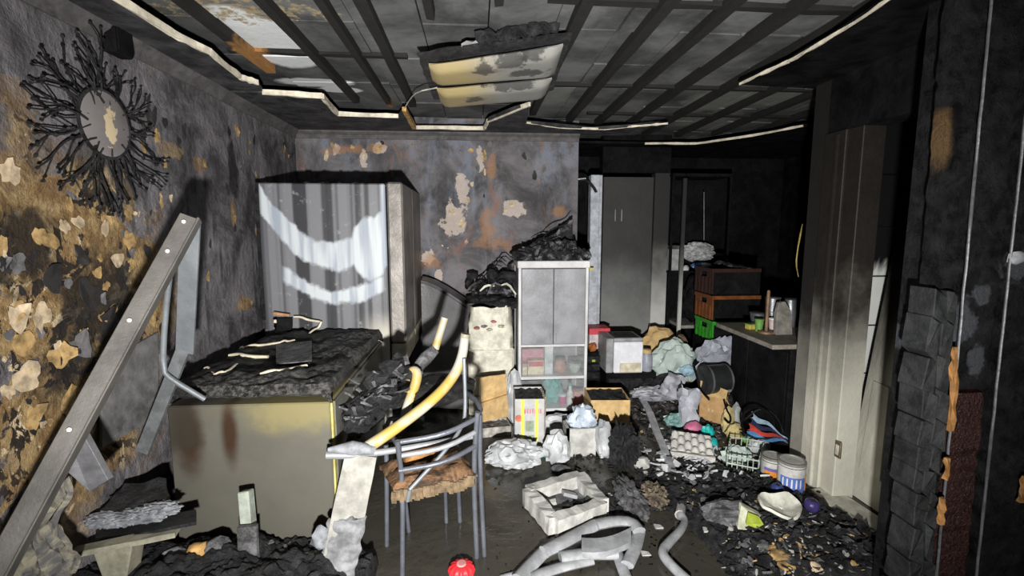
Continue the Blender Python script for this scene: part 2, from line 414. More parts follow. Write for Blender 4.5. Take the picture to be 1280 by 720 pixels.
MB().lim(XR - .015, XR + .05, yC + .10, yB_, 0, 2.02).build('casing', M_RD, fr, bevel=.004)
MB().lim(XR - .002, XR + .12, yC, yC + .10, 0, 2.02).build('jamb', M_RD, fr, bevel=.004)
MB().lim(XR - .03, XR - .012, yC + .145, yC + .16, 0, 2.0).build('bead', M_RD, fr)
hg = MB(); hc = XP(1048, 562, XR - .01)
hg.lim(hc.x - .006, hc.x + .004, hc.y - .02, hc.y + .02, hc.z - .045, hc.z + .045)
M_BRASS = simple('dull_brass', (.30, .25, .16), .45, .8)
hgo = hg.build('strike_plate', M_BRASS, fr, bevel=.002)
MB().lim(hc.x - .010, hc.x - .0055, hc.y - .009, hc.y + .009, hc.z - .028, hc.z + .028).build('strike_slot', simple('pale_primer', (.6, .58, .5), .6), hgo)
# room behind that doorway: tiled wall
M_TILE = N('sooty_white_tile', .35)
zz = M_TILE.xyz()[2]
M_TILE.col(M_TILE.mix(M_TILE.step(M_TILE.m('ADD', zz, M_TILE.m('MULTIPLY', M_TILE.noise(5, 7, .7, .5, stretch=(1, 3, .5)), .5)), 1.44, 1.56), M_TILE.mix(M_TILE.noise(5), (.46, .48, .46), (.70, .72, .69)), (.008, .008, .009)))
M_TILE = M_TILE.mat
yt = yA - .02
wt = MB().lim(XR + .14, 3.3, yt, yt + .08, 0, 2.6).build('wall_tiled', M_BLK, kind='structure')
t0 = None
for i in range(4):
    for j in range(8):
        c = V((XR + .275 + .26 * i, yt - .006, .30 * j + .02))
        if t0 is None: t0 = MB().box(c + V((0, 0, .148)), (.252, .012, .292)).build('tile', M_TILE, wt, origin=c, bevel=.003)
        else: copy_part(t0, wt, c)
# threshold board torn up on the floor
th = MB()
q = [ZP(1012, 612, .03), ZP(1040, 608, .03), ZP(1112, 655, .03), ZP(1104, 690, .03)]
M_THR = simple('dirty_white_board', (.52, .51, .44), .6, soot=.22, sscale=9)
tr = MB().prism([V((p.x, p.y, .0)) for p in q], (0, 0, .035)).build('trim_3', M_THR, kind='structure', bevel=.004)
M_HSHADE = simple('hole_shade_black', (.01, .01, .01), .9, bump=0)  # raised black discs stand in for the shade inside the screw holes
for px, py in ((1023, 615), (1069, 650)):
    c = ZP(px, py, .035); MB().lathe([(.012, 0), (.010, .004)], c, 10).build('hole_shade_disc', M_HSHADE, tr)
# fallen door leaf leaning inside the doorway
dl = thing('fallen_door', 'scorched door leaf leaning diagonally inside the right-hand doorway', 'door', (XR + .2, 2.3, 0))
P = [ZP(1056, 612, .004), ZP(1112, 650, .004), W(1135, 305, 2.3), W(1118, 305, 2.5)]
def leafpt(u, v): return (P[0].lerp(P[1], u)).lerp(P[3].lerp(P[2], u), v)
MB().sheet(leafpt, 6, 8, .035).build('leaf', M_RD, dl)
def leafpt2(u, v):
    p = leafpt(.25 + .5 * u, .12 + .35 * v); return p + V((-.012, -.006, 0))
MB().sheet(leafpt2, 2, 2, .012).build('raised_panel', M_RD, dl)

# near right: charred wall end, built of boards and alligatored blocks
YN = 1.55
n = N('burnt_board', .55, 0, .3)
k = n.mix(n.step(n.noise(12, 8, .7, .4), .4, .72), (.002, .002, .0025), (.020, .020, .023))
k = n.mix(n.m('MULTIPLY', n.blob(W(1176, 175, YN), (.035, .3, .10), .3, 12, .6), .7), k, (.20, .12, .05))
for px, py, rx, rz_ in ((1180, 425, .03, .09), (1200, 405, .05, .08), (1220, 450, .03, .06), (1225, 370, .03, .04), (1262, 330, .04, .05)):
    k = n.mix(n.m('MULTIPLY', n.blob(W(px, py, YN) + V((.02, 0, 0)), (rx, .3, rz_), .5, 16, .4), .7), k, (.10, .11, .125))
n.col(k); n.rough(n.step(n.noise(24, 5), .3, .7, .3, .75)); n.bump(n.noise(55, 8, .75), 1.0, .025); M_BRD = n.mat
M_RED = N('red_char', .4); M_RED.col(M_RED.mix(M_RED.step(M_RED.voro(120, 'F1'), .16, .26), (.12, .07, .05), M_RED.mix(M_RED.noise(18, 6), (.008, .003, .003), (.04, .010, .007)))); M_RED.bump(M_RED.noise(60, 5, .7), .8, .02); M_RED = M_RED.mat
YN = 1.55
def NX(px, py=400): return W(px, py, YN).x
def LEAN(z): return (1.75 - z) * .022
wn = MB().lim(NX(1155) + .09, 2.4, YN + .05, YN + .2, 0, 2.6).build('wall_near_right', M_BRD, kind='structure')
def board(p0, p1, y0, y1, z0, z1, mat, seed, name='charred_board'):
    x0, x1 = NX(p0), NX(p1)
    def fn(u, v):
        x = x0 + (x1 - x0) * u; z = z0 + (z1 - z0) * v
        e = .004 * mnoise.noise(V((x * 18, z * 9, seed))) + .007 * mnoise.noise(V((x * 3, z * 30, seed + 5)))
        ex = .006 * mnoise.noise(V((0, z * 14, seed + 9)))
        return V((x + ex + LEAN(z), y0 + e, z))
    return MB().sheet(fn, 6, 90, y1 - y0).build(name, mat, wn, smooth=50)
board(1158, 1189, YN, YN + .05, 0, 2.55, M_BRD, 1)
board(1192, 1242, YN + .012, YN + .05, .92, 2.55, M_BRD, 2)
board(1192, 1240, YN + .012, YN + .05, 0, .905, M_RED, 6)
board(1245, 1330, YN - .015, YN + .05, 0, 2.55, M_BRD, 3)
board(1335, 1420, YN - .005, YN + .05, 0, 2.55, M_BRD, 4)
M_EDGE = simple('pale_metal_edge', (.13, .13, .14), .4, .3, soot=.34, sscale=34)
M_ORW = simple('orange_wood', (.32, .16, .055), .6, soot=.25, sscale=14, var=.5)
for px in (1190, 1243):
    b = MB(); pts = []
    for k in range(60):
        z = .15 + k * .038; pts.append(V((NX(px) + LEAN(z) + .003 * mnoise.noise(V((0, z * 9, px))), YN - .020, z)))
    b.tube(pts, .005, 6).build('corner_bead', M_EDGE, wn, smooth=60)
for (pa, za, zb_, seed) in ((1171, .80, 1.02, 1), (1172, .62, .70, 2), (1170, .45, .55, 3), (1276, .72, .80, 4), (1270, .52, .62, 5), (1168, .98, 1.1, 6)):
    MB().bar((NX(pa) + LEAN(za) + .006, YN - .065, za), (NX(pa) + LEAN(zb_) + .006, YN - .065, zb_), .014, .014, up=(0, 1, 0), segs=5, jit=.004, seed=seed).build('splinter', M_ORW, wn)
M_ALI = mat_black('alligatored_char', (.010, .011, .012), (.036, .038, .040), 11, .65, .5)
rg = random.Random(11)
z = 0.0; k = 0
xa0 = NX(1110, 560) + .065; 
while z < 1.22:
    h = rg.uniform(.05, .13)
    xs = [xa0 + .025 * math.sin(z * 9) * .4, 0, 0]; cut = rg.uniform(.4, .65); xe = NX(1172, 400) + LEAN(z) + rg.uniform(-.01, .012); xl = xa0 + LEAN(z) - .02 + rg.uniform(-.005, .005)
    xm = xl + (xe - xl) * cut
    for (x0, x1) in ((xl, xm - .0006), (xm + .0006, xe)):
        dz = rg.uniform(-.012, .012)
        pol = [V((x0, YN - .05, z + .03 + dz)), V((x1, YN - .05, z + .001)), V((x1 + rg.uniform(-.002, .002), YN - .05, z + h)), V(((x0 + x1) / 2, YN - .05, z + h + .014)), V((x0 + rg.uniform(-.004, .004), YN - .05, z + h + .026 + dz))]
        pol = [V((p.x, p.y + rg.uniform(-.010, .010), max(p.z, .002))) for p in pol]
        MB().prism(pol, (0, .10, 0)).build('char_block', M_ALI, wn, bevel=.003)
    z += h
MB().lump((NX(1262, 325), YN - .02, W(1262, 322, YN).z), (.03, .012, .022), 5, .5, 2, 2).build('melted_blob', simple('grey_melt', (.35, .36, .38), .35, soot=.3), wn, smooth=60)

# far door and passage frame beside the back wall
YD = 4.85
M_DOOR = N('sooty_far_door', .6)
zz = M_DOOR.xyz()[2]
M_DOOR.col(M_DOOR.mix(M_DOOR.step(M_DOOR.m('ADD', zz, M_DOOR.m('MULTIPLY', M_DOOR.noise(2.5, 6, .6), .8)), .85, 1.75), M_DOOR.mix(M_DOOR.noise(6, 5), (.16, .165, .165), (.30, .305, .30)), M_DOOR.mix(M_DOOR.noise(5, 6), (.03, .03, .03), (.06, .06, .058))))
M_DOOR.bump(M_DOOR.noise(20, 6), .3, .01); M_DOOR = M_DOOR.mat
M_FRM = N('sooty_frame', .55)
zz = M_FRM.xyz()[2]
M_FRM.col(M_FRM.mix(M_FRM.step(M_FRM.m('ADD', zz, M_FRM.m('MULTIPLY', M_FRM.noise(3, 6, .6), .6)), .75, 1.75), M_FRM.mix(M_FRM.noise(9, 5), (.50, .51, .49), (.72, .72, .68)), (.03, .03, .03))); M_FRM = M_FRM.mat
d2 = thing('door_2', 'sooty grey door in its pale frame beyond the back wall', 'door', W(790, 420, YD) * 1); d2['kind'] = 'structure'
ORG[d2.name] = V((W(790, 420, YD).x, YD, 0)); d2.location = ORG[d2.name]
x0, x1, x2 = W(752, 350, YD).x, W(813, 350, YD).x, W(832, 350, YD).x
MB().lim(x0, x1, YD, YD + .04, 0, 2.02).build('leaf', M_DOOR, d2, bevel=.003)
MB().lim(x1 + .004, x2, YD - .03, YD + .08, 0, 2.06).build('jamb', M_FRM, d2, bevel=.004)
MB().lim(x0 - .02, x2, YD - .02, YD + .08, 2.06, 2.45).build('header', M_BLK, d2)
for px in (769, 777):
    c = W(px, 268, YD - .004); MB().lim(c.x - .004, c.x + .004, YD - .008, YD, c.z - .07, c.z + .05).build('scratch_strip', simple('pale_scratch', (.3, .3, .3), .6), d2)
d3 = thing('door_3', 'narrow white passage jamb beside the back wall end', 'door frame', (W(742, 320, 4.5).x, 4.5, 0)); d3['kind'] = 'structure'
M_JW = simple('bluish_white_paint', (.46, .49, .54), .5, soot=.2, sscale=3)
xa, xb2 = W(737, 320, 4.5).x, W(748, 320, 4.5).x
MB().lim(xa, xb2, 4.5, 4.6, 0, 2.0).build('jamb', M_JW, d3, bevel=.004)
MB().lim(xb2, xb2 + .03, 4.52, 4.6, 0, 2.0).build('stop_bead', M_JW, d3, bevel=.003)
c = W(739, 337, 4.5)
tg = MB().lim(c.x - .02, c.x + .02, 4.494, 4.499, c.z - .005, c.z + .035).build('warning_label', simple('yellow_label', (.7, .6, .08), .5, var=.1, bump=0), d3)
MB().lim(c.x - .02, c.x + .02, 4.491, 4.4935, c.z + .018, c.z + .035).build('black_band', simple('label_black', (.02, .02, .02), .5, bump=0), tg)

# ------------------------------------------------------------------ peeling flakes on the walls
M_FT = simple('tan_flake', (.42, .28, .12), .75, var=.6, scale=22, soot=.25, sscale=16)
M_FC = simple('cream_flake', (.58, .46, .31), .75, var=.45, scale=22, soot=.18, sscale=16)
M_FG = simple('grey_flake', (.15, .145, .15), .75, var=.4, scale=16, soot=.3, sscale=14)
M_FB = simple('black_flake', (.03, .028, .028), .7, var=.4, scale=16)
def flake_mesh(seed, mat, parent, wpos):
    rg = random.Random(seed); n = 15; out = []; b = MB()
    ang = rg.uniform(0, 6.28); cu = rg.uniform(.25, .7)
    for k in range(n):
        t = 2 * PI * k / n + rg.uniform(-.15, .15); r = .78 + .45 * mnoise.noise(V((1.3 * math.cos(t), 1.3 * math.sin(t), seed * 3.1))) + rg.uniform(-.09, .09)
        x, y = r * math.cos(t), r * math.sin(t); u = x * math.cos(ang) + y * math.sin(ang)
        out.append(V((x, y, .02 + cu * max(0, u) ** 2)))
    vs = [V((0, 0, .03))] + out + [V((0, 0, -.02))] + [p - V((0, 0, .04)) for p in out]; fs = []
    for k in range(n):
        j = (k + 1) % n
        fs += [[0, 1 + k, 1 + j], [n + 1, n + 2 + j, n + 2 + k], [1 + k, n + 2 + k, n + 2 + j, 1 + j]]
    b.add(vs, fs); o = b.build('paper_flake', mat, parent, origin=(0, 0, 0))
    return o
FL = {}
def flake(wall, p, nrm, size, mat, seed, asp=1.0):
    var = seed % 7; key = (var, mat.name)
    if key not in FL: o = flake_mesh(var + 1, mat, wall, p); FL[key] = o
    else: o = FL[key].copy(); C.objects.link(o); o.parent = wall
    o.location = V(p) - ORG[wall.name]
    rg = random.Random(seed)
    z = V(nrm); x = V((0, 0, 1)).cross(z).normalized(); y = z.cross(x)
    m = Matrix((x, y, z)).transposed() @ Matrix.Rotation(rg.uniform(-.5, .5) + (0 if asp != 1 else rg.uniform(0, 6)), 3, 'Z')
    o.rotation_euler = m.to_euler(); o.scale = (size, size * asp, size * rg.uniform(.5, 1.0))
    return o
rg = random.Random(21)
LF = [(97, 278, .040, M_FC), (50, 395, .05, M_FC), (22, 395, .06, M_FC), (30, 430, .05, M_FT), (130, 285, .035, M_FC), (205, 205, .022, M_FT), (255, 205, .02, M_FT), (292, 272, .028, M_FT),
      (355, 185, .022, M_FC), (360, 195, .02, M_FT), (196, 82, .014, M_FC), (85, 255, .03, M_FT), (160, 300, .05, M_FT), (145, 325, .05, M_FC), (180, 365, .06, M_FT), (75, 445, .07, M_FT), (42, 520, .05, M_FT),
      (35, 470, .07, M_FC), (85, 500, .05, M_FT), (20, 330, .05, M_FG), (65, 345, .07, M_FB), (110, 370, .09, M_FB), (135, 400, .08, M_FB), (100, 430, .07, M_FG), (60, 300, .05, M_FT), (190, 395, .04, M_FT), (10, 215, .05, M_FC),
      (288, 185, .03, M_FB), (291, 230, .05, M_FB), (285, 165, .035, M_FB), (300, 210, .03, M_FG), (312, 178, .012, M_FT), (275, 190, .02, M_FG), (330, 235, .02, M_FG)]
for k, (px, py, s, m) in enumerate(LF): flake(wl, XP(px, py, XL) + V((.004, 0, 0)), (1, 0, 0), s * .85, m, k * 3 + 1, rg.choice((1, 1.6, 1.3)))
for k in range(64):
    px, py = rg.uniform(-5, 215), rg.uniform(245, 545)
    if py > 545 - (px - 60) * .6: continue
    flake(wl, XP(px, py, XL) + V((.003, 0, 0)), (1, 0, 0), rg.uniform(.010, .032), rg.choice((M_FT, M_FT, M_FC, M_FG, M_FB, M_FB)), 500 + k, rg.choice((1, 1.5)))
for k in range(45):
    px, py = rg.uniform(150, 375), rg.uniform(120, 380)
    flake(wl, XP(px, py, XL) + V((.003, 0, 0)), (1, 0, 0), rg.uniform(.01, .03), rg.choice((M_FG, M_FG, M_FB, M_FT)), 900 + k, rg.choice((1.5, 2.2)))
BF = [(408, 195, .035, M_FC, 2.2), (416, 182, .03, M_FT, 1.5), (440, 184, .035, M_FT, 1), (455, 196, .03, M_FC, 1.3), (474, 186, .05, M_FT, 1), (478, 178, .03, M_FB, 1), (514, 181, .03, M_FT, .5), (606, 195, .03, M_FT, 2.5), (606, 215, .02, M_FC, 2.5),
      (590, 230, .03, M_FC, 1.5), (595, 205, .05, M_FG, 2), (612, 180, .03, M_FG, 2), (588, 188, .04, M_FT, 1), (565, 265, .05, M_FC, 1), (577, 280, .05, M_FC, 1.2), (585, 250, .035, M_FC, 1.2), (556, 278, .03, M_FG, 1), (640, 255, .045, M_FC, .8),
      (632, 262, .03, M_FC, 1.4), (655, 255, .025, M_FG, 1), (660, 205, .05, M_FG, 1.6), (668, 220, .04, M_FB, 1.6), (672, 235, .035, M_FG, 1), (655, 195, .035, M_FB, 1.8), (680, 210, .04, M_FG, 1.4), (553, 307, .012, M_FC, 1.5), (560, 310, .01, M_FC, 1.5), (648, 190, .03, M_FG, 1.6), (700, 200, .03, M_FG, 1.6), (605, 245, .02, M_FB, 1.4), (620, 235, .04, M_FG, 1.6)]
for k, (px, py, s, m, asp) in enumerate(BF): flake(wbk, W(px, py, YB) + V((0, -.004, 0)), (0, -1, 0), s * .7, m, 1300 + k, asp)

# ------------------------------------------------------------------ ceiling lamp
n = N('scorched_white_diffuser', .45, 0, .4)
k = n.mix(n.noise(7, 6), (.17, .17, .155), (.31, .31, .29))
k = n.mix(n.m('MULTIPLY', n.blob(ZP(560, 105, 2.27), (.20, .5, .4), .12, 8, 1.3), .8), k, (.34, .26, .10))
for px, py, rx, ry in ((640, 78, .08, .07), (665, 72, .06, .07), (605, 82, .05, .05), (640, 108, .13, .04), (595, 116, .05, .05), (660, 90, .09, .05)):
    k = n.mix(n.m('MULTIPLY', n.blob(ZP(px, py, 2.29), (rx, ry, .3), .7, 16, .5), .8), k, (.035, .035, .035))
n.col(k); n.bump(n.noise(20, 5), .25, .008); M_DIFF = n.mat
lc = W(620, 90, 2.35)
lamp = thing('ceiling_lamp', 'burnt twin-tray ceiling lamp hanging tilted under the joists', 'ceiling lamp', (lc.x, 2.4, 2.2))
T1 = [ZP(536, 82, 2.28), ZP(704, 57, 2.34), ZP(693, 93, 2.33), ZP(541, 103, 2.27)]
T2 = [ZP(546, 112, 2.27), ZP(690, 99, 2.33), ZP(681, 120, 2.325), ZP(552, 131, 2.265)]
def lampz(x): return 2.28 + (x + .25) * .09
def tray(c4, seed):
    def fn(u, v):
        p = c4[0].lerp(c4[1], u).lerp(c4[3].lerp(c4[2], u), v)
        eu = min(u, 1 - u) * 9; ev = min(v, 1 - v) * 4
        d = .035 * (1 - max(0, 1 - min(1, eu)) ** 3) * (1 - max(0, 1 - min(1, ev)) ** 3)
        return p + V((0, 0, -d + .002 * mnoise.noise(V((p.x * 8, p.y * 8, seed)))))
    return MB().sheet(fn, 24, 12, -.010)
tray(T1, 1).build('diffuser', M_DIFF, lamp, smooth=60)
tray(T2, 2).build('diffuser', M_DIFF, lamp, smooth=60)
H4 = [T1[0] + V((-.05, -.05, 0)), T1[1] + V((.03, -.05, 0)), T2[2] + V((.05, .02, 0)), T2[3] + V((-.05, .02, 0))]
def hs(u, v):
    p = H4[0].lerp(H4[1], u).lerp(H4[3].lerp(H4[2], u), v)
    return p + V((.015 * mnoise.noise(V((u * 9, v * 9, 3))), .02 * mnoise.noise(V((u * 9, v * 9, 6))), .045 + .012 * mnoise.noise(V((p.x * 9, p.y * 9, 4)))))
MB().sheet(hs, 14, 14, .012).build('housing', M_CHAR, lamp, smooth=50)
yl = T1[0].y - .03
for k in range(9):
    rg = random.Random(k + 60); x = .05 + .04 * k; p = V((x - .02, H4[0].lerp(H4[1], .4 + k * .06).y + rg.uniform(-.01, .02), lampz(x) + .07))
    MB().lump(p, (.03, .02, .03), k + 3, .8, 2.2, 1).build('burnt_scrap', M_CHAR, lamp)
MB().bar((-.06, H4[0].y - .03, lampz(-.06) + .05), (.10, H4[0].y - .04, lampz(.1) + .06), .02, .022, segs=6, jit=.008, seed=8).build('torn_insulation', simple('ash_white', (.22, .22, .22), .8), lamp)
for x, y in ((-.15, T1[0].y + .15), (.3, T1[1].y + .15), (-.1, T2[0].y + .2), (.3, T2[1].y + .2)):
    MB().tube([(x, y, lampz(x) + .06), (x + .02, y + .01, ZU)], .004, 6).build('hanger_wire', M_CHAR, lamp)
MB().tube([T2[0] + V((0, 0, .01)), T2[0] + V((-.12, .12, .02)), T2[0] + V((-.2, .4, .05)), ZP(503, 140, 2.32)], .004, 6, smooth=1).build('dangling_cable', simple('pale_cable', (.5, .49, .45), .6), lamp)

# ------------------------------------------------------------------ sunburst mirror on the left wall
mc = XP(113, 155, XL)
mir = thing('sunburst_mirror', 'sooty round wall mirror ringed by twisted black metal rays', 'mirror', (XL + .03, mc.y, mc.z - .13))
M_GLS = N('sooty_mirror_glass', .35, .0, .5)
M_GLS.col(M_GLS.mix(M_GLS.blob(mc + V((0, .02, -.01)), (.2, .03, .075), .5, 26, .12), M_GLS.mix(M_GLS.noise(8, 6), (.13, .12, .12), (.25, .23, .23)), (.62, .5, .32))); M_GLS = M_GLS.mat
ry = Matrix.Rotation(PI / 2, 3, 'Y')
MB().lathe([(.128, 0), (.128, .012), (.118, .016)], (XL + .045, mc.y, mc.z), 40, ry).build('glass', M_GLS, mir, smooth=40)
MB().tube([V((XL + .055, mc.y + .13 * math.cos(t), mc.z + .13 * math.sin(t))) for t in [2 * PI * k / 40 for k in range(41)]], .007, 6).build('rim', M_CHAR, mir, smooth=60)
rg = random.Random(8)
rays = []
for k in range(10):
    b = MB(); L = rg.uniform(.16, .27); y = rg.uniform(-.02, .02); wv = rg.uniform(.012, .03) * rg.choice((-1, 1)); pts = []
    for i in range(7):
        t = i / 6; pts.append(V((.02 * math.sin(t * 3 + k), .10 + L * t, wv * math.sin(t * PI * 1.4) + .02 * t * t * (1 if wv > 0 else -1))))
    b.tube(pts, [.0032] * 6 + [.0024], 5)
    q = pts[rg.choice((2, 3, 4))]
    b.tube([q, q + V((.006, .05, .02 if wv < 0 else -.02)), q + V((.0, .085, .045 if wv < 0 else -.045))], [.0028, .0024, .0024], 5)
    for p in (pts[-1], q + V((.0, .085, .045 if wv < 0 else -.045))): b.lump(p, (.006, .008, .006), k, .2, 2, 1)
    q2 = pts[rg.choice((1, 3, 5))]; b.lump(q2, (.008, .008, .008), k, .2, 2, 1)
    rays.append(b)
nr = 60
src = []
for k in range(nr):
    v = k % 10; t = 2 * PI * k / nr + rg.uniform(-.06, .06)
    wp = V((XL + .035 + rg.uniform(-.008, .02), mc.y, mc.z))
    if k < 10: o = rays[v].build('ray', M_CHAR, mir, smooth=60, origin=(0, 0, 0)); src.append(o)
    else: o = src[v].copy(); C.objects.link(o); o.parent = mir
    o.location = wp - ORG[mir.name]; o.rotation_euler = (t, 0, 0); s_ = rg.uniform(.85, 1.15); s_ *= .9 if .35 < t < 2.8 else 1; o.scale = (1, s_, s_)

# shallow black box shape marking a dark patch under the soffit
c = XP(136, 38, XL)
bx = thing('black_wall_shape', 'shallow black box shape high on the left wall above the sunburst mirror', 'wall box', (XL, c.y, c.z - .1))
MB().lim(XL + .002, XL + .06, c.y - .06, c.y + .05, c.z - .10, c.z + .09).build('body', M_BLK, bx, bevel=.008)
MB().lim(XL + .06, XL + .066, c.y - .05, c.y + .04, c.z - .09, c.z + .08).build('front_slab', M_BLK, bx, bevel=.003)

# ------------------------------------------------------------------ tall fridge
YFR = 3.24
fx0, fx1, fx2 = W(323, 300, YFR).x, W(483, 300, YFR).x, W(505, 300, YFR).x
fz = W(400, 229, YFR).z
fx0 = max(fx0, XL + .02)
fr_ = thing('refrigerator', 'tall soot-stained refrigerator with a white crescent on its side', 'refrigerator', ((fx0 + fx2) / 2, 3.7, 0))
n = N('fridge_side', .4, 0, .5)
X, Y_, Z_ = n.xyz()
mpp = YFR / 600
PXs = n.m('ADD', n.m('MULTIPLY', n.m('SUBTRACT', X, W(403, 300, YFR).x), 160 / (fx1 - fx0)), 403)
PYs = n.m('ADD', n.m('MULTIPLY', n.m('SUBTRACT', fz, Z_), (380 - 229) / (fz - W(400, 380, YFR).z)), 229)
wob = n.m('MULTIPLY', n.m('SUBTRACT', n.noise(7, 6, .65), .5), 26)
PYn = n.m('ADD', PYs, wob)
def arc(cx, cy, hw, sag, th, x0, x1):
    d = n.m('DIVIDE', n.m('SUBTRACT', PXs, cx), hw); cur = n.m('SUBTRACT', cy, n.m('MULTIPLY', n.m('MULTIPLY', d, d), sag))
    k = n.step(n.m('ABSOLUTE', n.m('SUBTRACT', PYn, cur)), th - 3, th + 4, 1, 0)
    return n.m('MULTIPLY', k, n.m('MULTIPLY', n.step(PXs, x0 - 3, x0 + 3), n.step(PXs, x1 - 4, x1 + 4, 1, 0)))
def ell(cx, cy, rx, ry_):
    a = n.m('POWER', n.m('DIVIDE', n.m('SUBTRACT', PXs, cx), rx), 2); b = n.m('POWER', n.m('DIVIDE', n.m('SUBTRACT', PYn, cy), ry_), 2)
    return n.step(n.m('ADD', a, b), .8, 1.15, 1, 0)
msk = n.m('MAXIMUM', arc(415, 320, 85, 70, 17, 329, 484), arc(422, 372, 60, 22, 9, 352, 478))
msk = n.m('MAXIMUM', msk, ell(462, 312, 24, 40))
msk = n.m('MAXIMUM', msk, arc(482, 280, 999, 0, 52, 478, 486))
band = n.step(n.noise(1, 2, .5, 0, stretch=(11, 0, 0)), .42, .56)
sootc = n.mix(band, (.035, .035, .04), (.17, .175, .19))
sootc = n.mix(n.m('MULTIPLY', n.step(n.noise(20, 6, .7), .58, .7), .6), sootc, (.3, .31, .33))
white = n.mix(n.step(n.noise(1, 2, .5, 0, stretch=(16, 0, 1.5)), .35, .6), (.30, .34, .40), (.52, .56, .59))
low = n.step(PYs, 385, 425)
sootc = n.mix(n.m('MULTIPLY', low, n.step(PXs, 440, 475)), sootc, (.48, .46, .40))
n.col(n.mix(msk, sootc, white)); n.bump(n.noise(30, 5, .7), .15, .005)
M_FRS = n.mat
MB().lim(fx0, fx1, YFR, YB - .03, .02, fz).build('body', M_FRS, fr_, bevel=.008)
M_FRD = simple('sooted_steel_door', (.22, .205, .19), .45, .3, var=.4, scale=5, soot=.25, sscale=5)
M_FRL = simple('cream_door_bottom', (.50, .48, .38), .5, soot=.15, sscale=6)
zd = W(500, 428, YFR).z; zd2 = W(500, 453, YFR).z
MB().lim(fx1 + .012, fx2, YFR - .01, 3.70, zd, fz + .01).build('door', M_FRD, fr_, bevel=.012)
MB().lim(fx1 + .012, fx2, 3.71, YB - .04, zd, fz + .01).build('door', M_FRD, fr_, bevel=.012)
MB().lim(fx1 + .012, fx2, YFR - .01, 3.70, zd2, zd - .008).build('lower_drawer_front', M_FRL, fr_, bevel=.008)
MB().lim(fx1 + .012, fx2, 3.71, YB - .04, zd2, zd - .008).build('lower_drawer_front', M_FRL, fr_, bevel=.008)
MB().lim(fx1, fx1 + .012, YFR + .02, YB - .06, .1, fz - .02).build('gasket', M_BLK, fr_)
MB().lim(fx0 + .03, fx1 - .03, YFR + .05, YB - .08, 0, .02).build('plinth', M_BLK, fr_)
rg = random.Random(2)
for k in range(22): MB().lump((rg.uniform(fx0 + .02, fx2 - .02), rg.uniform(YFR + .02, YFR + .1), fz + .004), (rg.uniform(.01, .03), .02, .008), k, .8, 3, 1).build('top_crust', M_CHAR, fr_)
MB().tube([(fx0 + .005, YFR - .004, .9), (fx0 + .004, YFR - .006, 1.4), (fx0 + .012, YFR - .004, fz)], .012, 5).build('charred_edge', M_CHAR, fr_)

# ------------------------------------------------------------------ chest (lidded fridge) along the left wall
cx1 = W(411, 487, 2.06).x; cz = W(411, 489, 2.06).z; cx0 = W(207, 500, 2.06).x; cy0, cy1 = 2.06, 3.2
cf = thing('chest_fridge', 'low chest fridge with charred lid and stained cream end panel', 'chest fridge', ((cx0 + cx1) / 2, 2.6, 0))
n = N('stained_cream_panel', .45, 0, .4)
k = n.mix(n.noise(2.5, 6, .6), (.052, .05, .043), (.125, .12, .098))
k = n.mix(n.m('MULTIPLY', n.blob(W(375, 510, cy0), (.28, .3, .10), .4, 5, 1), .8), k, (.20, .172, .075))
for px, py, rx, rz_ in ((235, 545, .055, .16), (287, 540, .032, .13)):
    k = n.mix(n.m('MULTIPLY', n.blob(W(px, py, cy0), (rx, .3, rz_), .14, 8, 1.1), .95), k, (.030, .014, .006))
k = n.mix(n.m('MULTIPLY', n.blob(W(212, 525, cy0), (.10, .3, .17), .4, 4, .8), .85), k, (.03, .026, .02))
n.col(k); n.bump(n.noise(20, 5), .15, .005); M_CFP = n.mat
zl = cz - .05
MB().lim(cx0, cx1, cy0, cy1, .03, zl).build('body', M_CFP, cf, bevel=.006)
M_CFD = simple('sooty_grey_front', (.15, .15, .135), .45, var=.5, scale=3, soot=.35, sscale=3)
MB().lim(cx1 + .001, cx1 + .012, cy0 + .04, cy0 + .36, .1, zl - .01).build('front_panel', M_CFD, cf, bevel=.003)
MB().lim(cx1 + .001, cx1 + .012, cy0 + .365, cy1 - .02, .1, zl - .01).build('front_panel', M_CFD, cf, bevel=.003)
MB().lim(cx1 + .001, cx1 + .010, cy0 + .005, cy0 + .035, .06, zl - .005).build('corner_strip', simple('yellowed_strip', (.46, .41, .14), .5, soot=.05), cf, bevel=.002)
MB().lim(cx0 + .03, cx1 - .03, cy0 + .04, cy1 - .04, 0, .03).build('plinth', M_BLK, cf)
def lid(u, v):
    x = cx0 - .01 + (cx1 - cx0 + .02) * u; y = cy0 - .008 + (cy1 - cy0 + .01) * v; e = min(u, v, 1 - u, 1 - v)
    h = .03 * mnoise.noise(V((x * 7, y * 7, 1))) + .02 * abs(mnoise.noise(V((x * 15, y * 12, 4)))) + .012 * mnoise.noise(V((x * 34, y * 30, 2)))
    dip = .035 * max(0, 1 - ((u - .45) ** 2 / .1 + (v - .5) ** 2 / .12))
    return V((x, y, cz + (.03 if e > .001 else -.01) + h * (1 if e > .03 else .35) - dip))
n = N('charred_lid', .65, 0, .4)
k = n.mix(n.step(n.noise(16, 8, .72, .4), .45, .72), (.005, .005, .005), (.05, .05, .05))
ashm = n.m('MAXIMUM', n.blob(((cx0 + cx1) / 2 + .05, cy0 + .06, cz), (.33, .13, .3), .4, 5, .8), n.blob((cx1 - .12, cy0 + .6, cz), (.16, .5, .3), .5, 6, .9))
k = n.mix(n.m('MULTIPLY', ashm, n.step(n.noise(38, 7, .75), .42, .62)), k, (.15, .145, .14))
n.col(k); n.bump(n.noise(60, 8, .75), 1, .02)
MB().sheet(lid, 40, 56, .045).build('lid', n.mat, cf, smooth=40)
